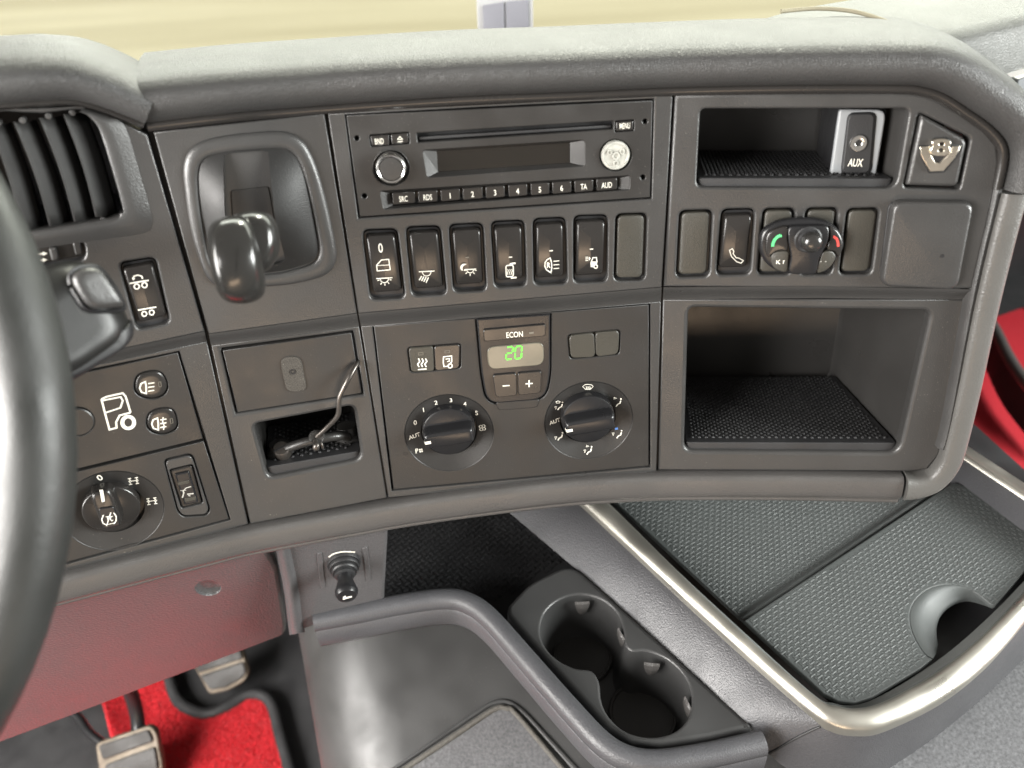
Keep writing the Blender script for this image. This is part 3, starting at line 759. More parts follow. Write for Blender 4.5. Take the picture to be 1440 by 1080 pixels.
def digit(x, y, wd, ht, segs):
    out = []
    for s_ in segs:
        (a, b), (c, d) = seg[s_]; sx = 3 if a != c else 0; sy = 3 if b != d else 0
        f = lambda i, j: (x+i*wd-j*1.5, y+j*ht/2-i*3.5)
        p, q = f(a, b), f(c, d); out.append(([(p[0]+sx, p[1]+sy), (q[0]-sx, q[1]-sy)], 6.5, False))
    return out
symbol('digits', FC, ZM, digit(697, 385, 27, 52, 'abged')+digit(735, 382, 27, 52, 'abcdef'), [], M_digit, lw, wm+.0008)
for q, s_, c in (([(638,503),(738,494),(742,590),(652,598)], '-', (695,547)), ([(743,494),(845,486),(842,578),(746,589)], '+', (792,538))):
    o = btn(FC, zq(ZM, q), M_switch, cm, wm-.001, wm+.0016, 4)
    st = [([(c[0]-15,c[1]+1),(c[0]+15,c[1]-1)], 5, False)]
    if s_ == '+': st.append(([(c[0],c[1]-15),(c[0],c[1]+15)], 5, False))
    symbol('symbol', FC, ZM, st, [], M_white, o, wm+.0016)
px_plate('button_well', FC, zq(ZM, [(276,384),(507,367),(507,478),(290,496)]), M_dark, cl, -.016, WH-.0035, bev=0)
px_plate('button_well', FC, zq(ZM, [(952,330),(1180,308),(1176,420),(962,439)]), M_dark, cl, -.016, WH-.0035, bev=0)
wb = WH+.0008
o = btn(FC, zq(ZM, [(284,390),(387,381),(392,486),(295,490)]), M_blank, cl, WH-.004, wb, 4)
symbol('symbol', FC, ZM, [([(325+i*15,432),(331+i*15,444),(322+i*15,456),(328+i*15,468)], 5, False) for i in range(3)]+[([(323,479),(360,476)], 5, False)], [], M_white, o, wb)
symbol('indicator', FC, ZM, [(rnd([(325,408),(345,406),(345,416),(325,418)], 1), 2, True)], [], M_dim_print, o, wb)
o = btn(FC, zq(ZM, [(391,381),(500,373),(497,474),(396,485)]), M_switch, cl, WH-.004, wb, 4)
symbol('symbol', FC, ZM, [([(431,425),(465,421),(466,445),(448,465),(433,466),(430,450)], 4.5, True), (circ(459,463,9,9,12), 4.5, True), ([(440,435),(456,432),(456,443),(446,445)], 4, False)], [], M_white, o, wb)
symbol('indicator', FC, ZM, [(rnd([(437,400),(457,398),(457,407),(437,409)], 1), 2, True)], [], M_dim_print, o, wb)
btn(FC, zq(ZM, [(961,337),(1067,324),(1071,427),(968,431)]), M_blank, cl, WH-.004, wb, 6)
btn(FC, zq(ZM, [(1071,324),(1173,315),(1168,414),(1075,426)]), M_blank, cl, WH-.004, wb, 6)
def dial(c, z, barc, ang, pointer, name='dial'):
    s = sum(FC.sc(*c, WH))/2; k = FC.px(*c, WH); 
    dish_mesh(FC, dish(FC, c, 57), M_insert, cl, WH)
    kk = FC.px(c[0], c[1], WH+.004)
    kn = lathe('dial_knob', FC, kk, [(34.5*s, WH-.008),(34.5*s, WH+.0030),(33.8*s, WH+.0040),(32*s, WH+.0045),(0, WH+.0048)], M_black, cl, 48)
    # grip bar across the knob
    a = math.radians(ang); U = Vector((math.cos(a), math.sin(a))); V = Vector((-U.y, U.x)); Lh = 33.4*s; Wd = 11.3*s
    m = MB(); prev = None
    for wz, sl, sw in ((WH+.0040, 1.0, 1.22), (WH+.0090, .985, 1.05), (WH+.0125, .965, .96), (WH+.0140, .93, .84), (WH+.0146, .86, .60)):
        o_ = rnd([(-1,-1),(1,-1),(1,1),(-1,1)], .28, 5)
        pts = []
        for x, y in o_:
            p = Vector(kk)+U*(x*Lh*sl*(1-.05*abs(y)))+V*(y*Wd*sw); pts.append((p.x, p.y, wz))
        rg = m.ring(pts)
        if prev: m.band(prev, rg)
        prev = rg
    m.face(prev, True)
    g = m.build('grip', M_black, kn, FC.M, 50)
    wt = WH+.0148
    p0 = Vector(kk)-U*Lh*.93; p1 = Vector(kk)-U*Lh*.70; n_ = V*(2.0*s)
    m = MB(); r = m.ring([(*(p0-n_), wt), (*(p1-n_), wt), (*(p1+n_), wt), (*(p0+n_), wt)]); m.face(r)
    r2 = m.ring([(*(p0-n_-U*.0006), wt-.0035), (*(p0-n_), wt), (*(p0+n_), wt), (*(p0+n_-U*.0006), wt-.0035)]); m.face(r2)
    m.build('pointer', M_white, g, FC.M)
    return kn
dial(dl, ZA, None, 4.5, None); dial(drr, ZB, None, 6, None)
wcl = dish(FC, dl, 57)[4]; wcr = dish(FC, drr, 57)[4]; wc = WH-.001
for s_, x, y in (('0',215,485),('1',320,325),('2',478,232),('3',668,203),('4',845,250),('5',992,365)): text(s_, FC, *ZA(x, y), 7, M_white, cl, wc, .85, 0, wcl, bold=.02, lift=.0004)
text('AUT', FC, *ZA(205,655), 5.6, M_white, cl, wc, .9, 7, wcl, bold=.02, lift=.0004); text('P', FC, *ZA(235,843), 5.8, M_white, cl, wc, .9, 0, wcl, bold=.02, lift=.0004)
def fan(cx, cy, r, wd): return [(circ(cx+math.cos(a)*r*.55, cy+math.sin(a)*r*.55, r*.42, r*.36, 10), wd, True) for a in (.6, 2.17, 3.74, 5.3)]
symbol('symbol', FC, ZA, fan(1065,550,46,9), [], M_white, cl, wc, wcl, lift=.0004)
symbol('symbol', FC, ZA, [], [circ(288+math.cos(a)*17, 838+math.sin(a)*17, 12, 12, 8) for a in (.6,2.17,3.74,5.3)], M_white, cl, wc, wcl, lift=.0004)
symbol('indicator', FC, ZA, [(rnd([(68,870),(118,868),(118,890),(68,892)], 3), 8, True)], [], M_dark, cl, WH)
def seat(x, y, s=1.0): # seated figure
    return [([(x+32*s,y-6*s),(x+24*s,y+22*s),(x-2*s,y+34*s),(x-18*s,y+58*s)], 13*s, False)], [circ(x+34*s, y-24*s, 9*s, 9*s, 10)]
def arrow(x, y, d, s=1.0):
    return ([(x,y),(x+20*s,y-2*s),(x+10*s,y+30*s)], 5, True) if d == 'd' else ([(x,y-10*s),(x+26*s,y),(x,y+8*s)], 5, True)
def dial_sym(x, y, arrows, extra=()):
    st, fl = seat(x, y); symbol('symbol', FC, ZB, st+[arrow(*a) for a in arrows]+list(extra), fl, M_white, cl, wc, wcr, lift=.0004)
dial_sym(205, 375, [(155,398,'d')], [([(168,345),(190,335),(214,345),(206,358),(176,360)], 6, True)])
dial_sym(205, 705, [(155,725,'d')])
dial_sym(838, 338, [(798,308,'r')])
dial_sym(520, 858, [(472,868,'d'),(498,828,'r')])
dial_sym(845, 682, [(778,682,'d')])
symbol('symbol', FC, ZB, [], [[(808,628),(838,622),(840,645),(808,650)]], M_blue, cl, wc, wcr, lift=.0004)
text('AUT', FC, *ZB(155,557), 5.6, M_white, cl, wc, .9, 7, wcr, bold=.02, lift=.0004)
symbol('symbol', FC, ZB, [([(458,180),(480,160),(515,155),(550,160),(572,178),(540,210),(490,212)], 6, True)]+[([(495+i*19,178),(500+i*19,192),(494+i*19,210)], 8, False) for i in range(3)], [], M_white, cl, wc, wcr, lift=.0004)
# ================================================================== light control panel (left)
ZL = Zoom(0, 360, 3); Z6 = Zoom(100, 620, 6.26); WI = WL-.0002
lp = thing('light_control_panel', 'dark light control panel with white truck outline and two fog lamp buttons', 'control panel', FL0.p3(150, 650, WL))
f1 = cr2([(189,548),(192,530),(205,523),(222,522),(232,530),(236,545),(230,556),(215,561),(198,558)], 4); f2 = cr2([(206,598),(209,582),(222,575),(238,574),(246,580),(250,596),(246,605),(230,611),(214,608)], 4)
rk = (109, 593)
px_plate('faceplate', FL0, lq, M_insert, lp, -.02, WI, holes=[f1, f2, circ(*rk, 23, 20, 24)], bev=.0006, hbev=.0009)
m = MB(); r = m.ring([(x, y, -.0165) for x, y in FL0.P([(-60,562),(252,494),(324,731),(-60,834)], -.0165)]); m.face(r[::-1]); m.build('backplate', M_dark, lp, FL0.M)
def obtn(fr, out, mat, parent, w0, w1):
    p = fr.P(out, w1); xs = [a for a, b in p]; a_ = (max(xs)-min(xs))/2
    return dome('button', fr, p, [(.0005,w0),(.0005,w1-.0012),(.0008,w1-.0004),(.0016,w1)], mat, parent, lambda u, v: -.0006*(u/a_)**2, 3)
b1_ = obtn(FL0, f1, M_switch, lp, -.016, WI+.0012); b2_ = obtn(FL0, f2, M_switch, lp, -.016, WI+.0012)
def foglamp(x, y, rear=False):
    st = [([(x,y-22),(x-18,y-14),(x-24,y+4),(x-16,y+22),(x+4,y+28),(x+4,y)], 6, True)]
    for i in range(3): st.append(([(x+12,y-14+i*16),(x+38,y-18+i*16)], 5, False))
    if rear: st.append(([(x+24,y-26),(x+22,y-4),(x+28,y+8),(x+26,y+28)], 4, False))
    return st
symbol('symbol', FL0, ZL, foglamp(613, 552), [], M_white, b1_, WI+.0012); symbol('symbol', FL0, ZL, foglamp(664, 705, True), [], M_white, b2_, WI+.0012)
symbol('indicator', FL0, ZL, [(rnd([(668,532),(678,530),(681,550),(671,552)], 2), 2, True)], [], M_dim_print, b1_, WI+.0012)
symbol('indicator', FL0, ZL, [(rnd([(717,686),(727,684),(730,704),(720,706)], 2), 2, True)], [], M_dim_print, b2_, WI+.0012)
lathe('headlamp_knob', FL0, FL0.px(*rk, WI), [(.0098,-.016),(.0098,WI+.0005),(.0090,WI+.0012),(0,WI+.0014)], M_insert, lp, 30)
symbol('truck_symbol', FL0, ZL, [([(428,604),(450,593),(518,578),(530,592),(551,660)], 8, False), ([(428,604),(443,662),(462,732),(492,724),(490,700),(505,672),(551,660)], 8, False), ([(430,610),(509,594),(518,610),(508,640),(441,662)], 7, False), (circ(541,702,25,25,22), 15, True)], [], M_white, lp, WI)
# differential lock panel
dp = thing('differential_lock_panel', 'dark panel with rotary differential lock knob marked 0 below truck outline', 'control panel', FL0.p3(160, 780, WL))
cs = zq(Z6, rnd([(815,165),(1065,108),(1225,610),(1195,660),(985,672),(935,620)], [45,50,30,30,30,30])); dk = (156.5, 716)
px_plate('faceplate', FL0, dq, M_insert, dp, -.016, WI, holes=[cs], lholes=[dish(FL0, dk, 62, 38.5, .0035, (4, 3), WI)[0]], bev=.0006, hbev=.0009)
m = MB(); r = m.ring([(x, y, -.0158) for x, y in FL0.P([(60,650),(285,620),(322,732),(60,810)], -.0158)]); m.face(r[::-1]); m.build('backplate', M_dark, dp, FL0.M)
s = sum(FL0.sc(*dk, WI))/2; dd = dish(FL0, dk, 62, 38.5, .0035, (4, 3), WI); dish_mesh(FL0, dd, M_insert, dp, WI); wfd = dd[4]
kk = FL0.px(*dk, WI+.002)
kn = lathe('dial_knob', FL0, kk, [(36*s,-.015),(36*s,WI+.0018),(35*s,WI+.0026),(33.5*s,WI+.0030),(0,WI+.0030)], M_switch, dp, 48)
# ridge: elongated grip with overhanging end
a0 = Vector(FL0.px(141,683,WI+.004)); a1 = Vector(FL0.px(160,742,WI+.012)); U = (a1-a0).normalized(); V = Vector((-U.y, U.x)); Lh = (a1-a0).length/2; mid = (a0+a1)/2; Wd = 13.5*s
m = MB(); prev = None
for wz, sl, sw in ((WI+.0025,1.0,1.12),(WI+.0085,1.0,1.02),(WI+.0112,.98,.95),(WI+.0124,.94,.84),(WI+.0128,.86,.62)):
    pts = []
    for x, y in rnd([(-1,-1),(1,-1),(1,1),(-1,1)], .5, 6):
        p = mid+U*(x*Lh*sl)+V*(y*Wd*sw); pts.append((p.x, p.y, wz + (-.0012*(x < 0)*abs(x))))
    rg = m.ring(pts)
    if prev: m.band(prev, rg)
    prev = rg
m.face(prev, True); g = m.build('grip', M_switch, kn, FL0.M, 50)
wg = WI+.0128
sq = zq(Z6, [(240,600),(375,580),(435,740),(285,775)])
gb = btn(FL0, sq, M_black, g, wg-.002, wg+.0008, 3, name='grip_button')
symbol('symbol', FL0, Z6, [([(285,650),(270,690),(282,725),(310,738)], 9, False), ([(375,632),(398,665),(395,705),(375,730)], 9, False), ([(312,748),(350,628)], 8, False), ([(322,735),(392,718)], 6, False), ([(305,668),(335,662)], 7, False), ([(320,665),(328,705)], 8, False), ([(365,662),(348,668),(346,690),(358,702),(370,695)], 8, False)], [], M_white, gb, wg+.0008)
symbol('pointer', FL0, Z6, [], [[(250,430),(280,425),(298,530),(270,538)]], M_white, g, wg-.0012, lift=.0004)
text('0', FL0, *Z6(252,322), 9.5, M_white, dp, WI, .95, 8, wfd, bold=.02, lift=.0004)
def axle_sym(x, y):
    st = []
    for k in (-1, 1):
        cx = x+k*30; cy = y-k*4
        st += [([(cx-4,cy-22),(cx+4,cy+28)], 6, False), ([(cx-18,cy-20),(cx+10,cy-25)], 10, False), ([(cx-10,cy+31),(cx+20,cy+26)], 10, False), ([(cx-12,cy+2),(cx+2,cy-10),(cx+14,cy+2),(cx+2,cy+14)], 5, True)]
    st.append(([(x-20,y+4),(x+20,y-2)], 7, False)); return st
symbol('symbol', FL0, Z6, axle_sym(548, 348), [], M_white, dp, WI, wfd, lift=.0004); symbol('symbol', FL0, Z6, axle_sym(710, 525), [], M_white, dp, WI, wfd, lift=.0004)
# tipper switch
tp = thing('tipper_switch', 'small framed switch with crane truck symbol right of the rotary lock knob', 'switch', FL0.p3(*Z6(1040,640), WL))
px_plate('bezel', FL0, zq(Z6, rnd([(826,178),(1060,125),(1212,605),(1185,648),(990,660),(945,615)], [45,50,30,30,30,30])), M_panel, tp, -.015, WI+.0005, holes=[zq(Z6, rnd([(862,255),(1070,205),(1165,550),(970,600)], 25))], bev=.0008)
px_plate('rocker_frame', FL0, zq(Z6, rnd([(868,262),(1066,214),(1155,545),(975,592)], 22)), M_switch, tp, -.015, WI-.0006, bev=.0012)
rb = px_plate('rocker', FL0, zq(Z6, rnd([(912,295),(1040,268),(1122,545),(1000,568)], 14)), M_black, tp, -.01, WI+.0010, bev=.0012)
px_plate('lens', FL0, zq(Z6, rnd([(935,365),(1038,345),(1040,375),(942,395)], 10)), M_blank, rb, WI+.0005, WI+.0014, bev=.0003)
px_plate('lens', FL0, zq(Z6, rnd([(995,508),(1098,488),(1102,520),(1003,540)], 10)), M_blank, rb, WI+.0005, WI+.0014, bev=.0003)
symbol('symbol', FL0, Z6, [([(985,440),(1015,412),(1058,400)], 9, False), ([(980,500),(992,455),(985,440)], 11, False), ([(962,436),(1012,434)], 6, False), ([(1020,468),(1078,462)], 12, False), ([(1030,478),(1050,484)], 8, False)], [], M_grey_print, rb, WI+.0010)

# ================================================================== air vent
vt = thing('air_vent', 'black air vent with upright curved slats behind the steering wheel', 'air vent', FL0.p3(100, 322, -.005))
recess('vent_duct', FL0, FL0.P(vent, -.001), .05, M_dark, vt, .001, -.001)
for i, (xt, yt, xb, yb) in enumerate(((-52,180,-8,332),(-15,176,32,325),(20,172,70,318),(56,166,105,312),(90,161,135,305))):
    rows = []
    for t in [k/8 for k in range(9)]:
        x = xt+(xb-xt)*t; y = yt+(yb-yt)*t; bow = 4*math.sin(math.pi*t)
        rows.append([FL0.p3(x-1+bow, y, -.0042), FL0.p3(x+bow, y, -.0028), FL0.p3(x+3+bow, y, -.0030), FL0.p3(x+16+bow, y-1, -.0075), FL0.p3(x+28+bow, y-3, -.0130), FL0.p3(x+31+bow, y-4, -.018)])
    loft('slat', rows, M_slat, vt, sharp=15, thick=.0010)
    lathe('slat_pin', FL0, FL0.px(xb+10, yb+4, -.004), [(.0016,-.010),(.0016,-.003),(0,-.0026)], M_panel, vt, 10)
    lathe('slat_pin', FL0, FL0.px(xt+12, yt-3, -.004), [(.0016,-.010),(.0016,-.003),(0,-.0026)], M_panel, vt, 10)
# sloped surround of the vent
rows = []
oa = [(118,152),(150,163),(176,178),(200,255),(213,300),(213,318),(202,328),(150,336),(50,350)]; ib = [(112,157),(128,166),(144,190),(161,246),(173,290),(171,302),(158,311),(100,320),(47,328)]
for t, w in ((0, .0002), (.5, .0026), (.85, .0034), (1.0, .0026)): rows.append([FL0.p3(a[0]+(b[0]-a[0])*t, a[1]+(b[1]-a[1])*t, w) for a, b in zip(cr2(oa, 4, False), cr2(ib, 4, False))])
loft('vent_surround', rows, M_panel, vt, sharp=70, flip=True)
vsl = thing('vent_slider', 'small horizontal vent slider with white arrows above the steering stalk', 'slider', FL0.p3(80, 375, -.004))
px_plate('slider_track', FL0, rnd([(8,344),(100,330),(121,339),(124,363),(110,372),(8,387)], 9), M_dark, vsl, -.010, -.004, bev=0)
px_plate('slider_bar', FL0, rnd([(20,350),(104,336),(112,360),(22,378)], 5), M_switch, vsl, -.006, -.0012, bev=.001)
px_plate('slider_grip', FL0, zq(Z7, rnd([(282,290),(325,280),(345,355),(302,367)], 14)), M_panel, vsl, -.003, .0022, bev=.0012)
px_plate('slider_stop', FL0, zq(Z7, rnd([(422,255),(465,246),(482,322),(440,332)], 14)), M_insert, vsl, -.003, .0006, bev=.0008)
for yy in (318, 355): symbol('arrow_symbol', FL0, Z7, [([(205,yy+4),(255,yy)], 9, False)], [[(250,yy-12),(278,yy-2),(252,yy+12)]], M_white, vsl, -.0012, lift=.0004)

# ================================================================== parking brake lever
ZG = Zoom(240, 170, 3.857)
pb = thing('parking_brake_lever', 'glossy black parking brake lever in rounded housing on the left panel', 'lever', FL1.p3(365, 395))
bez = cr2([(259.4,260),(258,238),(262,219),(271,206),(287,197.5),(310,191.5),(344,187),(385,184),(405,186),(421,194),(434,210),(447,240),(460,287),(472,345),(472,368),(458,386),(421,397),(381,402),(318,404),(292,391),(276,351),(266,310)], 4)
inn = cr2([(280,240),(290,222),(314,215),(348,211),(395,209),(412,216),(423,235),(434,272),(447,335),(448,357),(440,369),(421,376),(385,384),(318,386),(297,368),(287,325),(281,280)], 4)
def by_angle(loop, c, n=72):
    out = []
    for k in range(n):
        a = 2*math.pi*k/n; d = Vector((math.cos(a), math.sin(a))); best = None
        for p, q in zip(loop, loop[1:]+loop[:1]):
            p = Vector(p)-Vector(c); q = Vector(q)-Vector(c); e = q-p; den = d.x*e.y-d.y*e.x
            if abs(den) < 1e-12: continue
            t = (p.x*e.y-p.y*e.x)/den; s_ = (p.x*d.y-p.y*d.x)/den
            if t > 0 and -1e-6 <= s_ <= 1+1e-6 and (best is None or t > best): best = t
        out.append((c[0]+d.x*best, c[1]+d.y*best))
    return out
bc_ = FL1.px(362, 296)
m = MB(); A = by_angle(ccw(FL1.P(bez, 0)), bc_, 96); B = by_angle(ccw(FL1.P(inn, 0)), bc_, 96); prev = None
for t, w in ((0,-.001),(0,.0006),(.08,.0018),(.25,.0026),(.6,.0030),(.88,.0026),(.97,.0016),(1,0),(1,-.006)):
    rg = m.ring([(a[0]+(b[0]-a[0])*t, a[1]+(b[1]-a[1])*t, w) for a, b in zip(A, B)])
    if prev: m.band(prev, rg)
    prev = rg
m.build('bezel', M_panel, pb, FL1.M, 70)
# domed housing with a slot
slotq = rnd([(313,219),(377,213),(386,300),(402,370),(380,376),(330,376),(316,300)], [5,5,0,6,6,6,0])
hp = FL1.P(inn, .004); hy = [p[1] for p in hp]; hx = [p[0] for p in hp]; hc = ((min(hx)+max(hx))/2, (min(hy)+max(hy))/2); hb = (max(hy)-min(hy))/2; ha = (max(hx)-min(hx))/2
def hz(u, v): return .012*max(0, 1-((u-hc[0])/ha)**2*1.0)*max(0, 1-((v-hc[1])/hb)**2*.9)
sl = ccw(FL1.P(slotq, .008)); ho = ccw(hp)
# resample both loops by angle and loft between
scx = (sum(p[0] for p in sl)/len(sl), sum(p[1] for p in sl)/len(sl))
LO = by_angle(ho, scx); LI = by_angle(sl, scx)
m = MB(); prev = None
for t in (0, .06, .15, .3, .45, .6, .75, .88, 1.0):
    rg = m.ring([(a[0]+(b[0]-a[0])*t, a[1]+(b[1]-a[1])*t, .0005+hz(a[0]+(b[0]-a[0])*t, a[1]+(b[1]-a[1])*t)) for a, b in zip(LO, LI)])
    if prev: m.band(prev, rg)
    prev = rg
r2 = m.ring([(x, y, .0005+hz(x, y)) for x, y in LI]); r3 = m.ring([(x, y, -.012) for x, y in LI]); m.band(r2, r3)
m.build('housing', M_housing, pb, FL1.M, 70)
# slot floor: two sliding shutters
px_plate('slot_shutter', FL1, rnd([(316,255),(382,247),(402,380),(322,380)], 4), M_rubber, pb, -.012, -.002, bev=.0006)
px_plate('slot_plate', FL1, rnd([(324,268),(378,262),(390,330),(328,330)], 4), M_insert, pb, -.004, .0006, bev=.0006)
# lever: neck and head, pointing out of the slot towards the driver and down
fcam = facing(340, 365, .40, -7)
def superell(name, fr, c, ax_, e, mat, parent, nu=28, nv=16, shear=0.0, taper=0.0):
    m = MB(); rows = []
    for j in range(nv+1):
        ph = -math.pi/2+math.pi*j/nv; cp, sp = math.cos(ph), math.sin(ph); cp = abs(cp)**e[1]; sp = math.copysign(abs(sp)**e[1], sp)
        row = []
        for i in range(nu):
            th = 2*math.pi*i/nu; ct, st = math.cos(th), math.sin(th)
            x = cp*math.copysign(abs(ct)**e[0], ct); y = cp*math.copysign(abs(st)**e[0], st); z = sp
            k = 1-taper*y
            row.append((c[0]+ax_[0]*x*k+shear*y*ax_[1], c[1]+ax_[1]*y, c[2]+ax_[2]*z*(1-.25*y)))
        rows.append(m.ring(row))
    for a, b in zip(rows, rows[1:]): m.band(a, b)
    return m.build(name, mat, parent, fr.M, 80)
s4 = .40/FPX
def cushion(name, fr, out, prof, mat, parent, bow=.004):
    xs = [p[0] for p in out]; ys = [p[1] for p in out]; a = (max(xs)-min(xs))/2; b = (max(ys)-min(ys))/2
    return dome(name, fr, out, prof, mat, parent, lambda u, v: -bow*((u/a)**2*.6+(v/b)**2), 6, sharp=85)
head = fcam.P(ZG.L(cr2([(188,630),(210,552),(280,512),(390,506),(438,545),(470,640),(500,760),(520,880),(508,955),(445,995),(350,1002),(275,972),(232,890),(202,760)], 4)))
cushion('lever_head', fcam, head, [(.010,-.022),(.004,-.019),(.001,-.014),(0,-.008),(.0006,-.003),(.0022,.0010),(.0045,.0032)], M_gloss, pb, .010)
neck = fcam.P(ZG.L(cr2([(330,520),(420,482),(520,492),(575,545),(597,640),(590,720),(545,800),(480,820),(400,760),(350,640)], 4)), -.018)
cushion('lever_neck', fcam, neck, [(.003,-.075),(.002,-.045),(0,-.026),(.0008,-.019),(.003,-.0145),(.006,-.0128)], M_gloss, pb, .003)
# ================================================================== hook and bracket in the cubby
hk = thing('wire_hook_handle', 'small dark handle on two suction feet held by a bent wire in the cubby', 'handle', FL1.p3(400, 650, -.03))
def c5(x, y, w): return FL1.p3(*Z5(x, y), w)
arc = cr([c5(232,862,-.026), c5(250,838,-.020), c5(330,805,-.016), c5(470,765,-.014), c5(620,738,-.016), c5(700,735,-.022), c5(722,760,-.030)], 6)
tube('handle_bar', arc, .0035, M_bin, hk, 10)
for x, y, w in ((240,905,-.028),(722,775,-.034)):
    F = Frame(c5(x, y, w), FL1.U, -FL1.W)
    lathe('suction_foot', F, (0, 0), [(.0135,-.001),(.0135,.001),(.0118,.002),(.0118,.004),(.0100,.005),(.0100,.008),(.0078,.010),(.0070,.014),(0,.015)], M_bin, hk, 24)
F = Frame(c5(238, 835, -.018), FL1.U, (FL1.V*.5+FL1.W*-.8))
lathe('slotted_screw', F, (0, 0), [(.0062,-.006),(.0062,.0016),(.0054,.0028),(0,.0029)], M_steel, hk, 20)
m = MB(); m.box(-.0058,.0058,-.0005,.0005,.0024,.0033); m.build('screw_slot', M_dark, hk, F.M @ Matrix.Rotation(.35, 4, 'Z'))
wire = cr([c5(785,205,WL-.002), c5(775,225,WL+.004), c5(720,325,.004), c5(655,460,.005), c5(645,580,.003), c5(580,660,-.003), c5(492,740,-.008)], 6)
tube('wire', wire, .0018, M_steel, hk, 8)
F = Frame(c5(492, 742, -.009), FL1.U, FL1.V)
lathe('wire_eye', F, (0, 0), [(.0030,-.001),(.0048,-.002),(.0058,0),(.0048,.002),(.0030,.001)], M_bin, hk, 18)
tube('wire_clip', cr([c5(478,765,-.008), c5(488,800,-.004), c5(482,835,-.004)], 4), [.0016]*4+[.0026]*4+[.0012], M_steel, hk, 8)
tube('wire_clip', cr([c5(508,770,-.010), c5(525,795,-.008), c5(535,822,-.008)], 4), .0011, M_steel, hk, 8)

# ================================================================== right panel items
ax_t = thing('aux_socket_panel', 'light grey framed AUX jack socket block inside the upper right bin', 'socket', FR.p3(1205, 250, -.02))
wa = -.016
aq = [(1182,151),(1247,153),(1234,250),(1168,249)]
m = MB(); A = FR.P(rnd(aq, 5), wa); r0 = m.ring([(x, y, wa-.0012) for x, y in ccw(A)]); r1 = m.ring([(x+.004, y, -.082) for x, y in ccw(A)]); m.band(r1, r0); m.build('socket_block', M_dark, ax_t, FR.M, 40)
Z3r = Zoom(960, 0, 3)
px_plate('bezel', FR, rnd(zq(Z3r, [(662,462),(845,464),(858,490),(815,752),(622,745)]), [4,9,9,6,6]), M_silverplate, ax_t, wa-.003, wa, bev=.0012)
px_plate('socket_plate', FR, rnd(zq(Z3r, [(698,475),(822,472),(798,738),(666,740)]), 10), M_dark, ax_t, wa-.001, wa+.0012, bev=.0012)
px_plate('socket_insert', FR, rnd(zq(Z3r, [(700,482),(812,478),(790,732),(672,733)]), 9), M_rubber, ax_t, wa-.001, wa+.0020, bev=.0008)
k = FR.px(*Z3r(741,603), wa+.002); s = FR.sc(1207, 201, wa)[0]
lathe('jack_ring', FR, k, [(12.5*s,wa+.001),(12.5*s,wa+.0026),(11.2*s,wa+.0034),(6.5*s,wa+.0036),(4.2*s,wa+.0030),(3.6*s,wa+.0005)], M_chrome, ax_t, 30)
lathe('jack_hole', FR, k, [(4*s,wa+.0015),(3.8*s,wa+.0022),(0,wa+.0022)], M_dark, ax_t, 14)
text('AUX', FR, *Z3r(729,686), 11, M_white, ax_t, wa+.0020, .62, -3)
# V8 badge
vb = thing('engine_badge', 'polished V8 emblem on grey corner plate right of the AUX bin', 'badge', FR.p3(1310, 264))
ZV = Zoom(1260, 130, 7.2)
px_plate('badge_plate', FR, rnd([(1296,161),(1361,197),(1347,263),(1274.5,261)], [4,8,9,3]), M_panel, vb, -.012, .0016, bev=.0022)
Vq = zq(ZV, [(240,550),(352,550),(362,640),(402,712),(447,718),(555,602),(574,545),(660,545),(602,660),(482,798),(345,803),(252,640)])
px_plate('badge_shadow_base', FR, [(a, b) for a, b in zq(ZV, [(222,538),(345,536),(352,490),(400,455),(520,455),(565,490),(570,530),(672,530),(612,668),(488,815),(335,820),(236,645)])], M_dark, vb, .0010, .0020, bev=.0005)
px_plate('letter_v', FR, Vq, M_gold, vb, .0012, .0036, bev=.0005)
def e8(cx, cy, rx, ry): return zq(ZV, circ(cx, cy, rx, ry, 24))
eight = zq(ZV, cr2([(362,520),(380,488),(430,472),(500,472),(548,492),(556,520),(545,545),(552,575),(545,615),(505,640),(430,645),(370,632),(350,600),(362,560),(372,545)], 3))
px_plate('digit_eight', FR, eight, M_gold, vb, .0018, .0052, holes=[e8(464,523,26,18), e8(457,586,27,20)], bev=.0004)
# square cover
sq_ = thing('square_cover', 'plain square plastic cover with a tiny hole below the V8 badge', 'cover', FR.p3(1290, 402))
px_plate('cover_skirt', FR, rnd([(1250,283),(1368,284),(1345,404),(1236,399)], 13), M_dark, sq_, -.001, .0012, bev=.0006)
so_ = FR.P(rnd([(1256,283),(1367,284),(1344,405),(1238,400)], 14, 6), .004)
dome('cover', FR, so_, [(-.0004,0),(-.0004,.0054),(.0002,.0066),(.0008,.0072),(.0018,.0075)], M_panel, sq_, None, 0, capflat=False)
lathe('pin_hole', FR, FR.px(1325,360,.0075), [(.0013,.0073),(.0012,.0077),(0,.0077)], M_dark, sq_, 10)
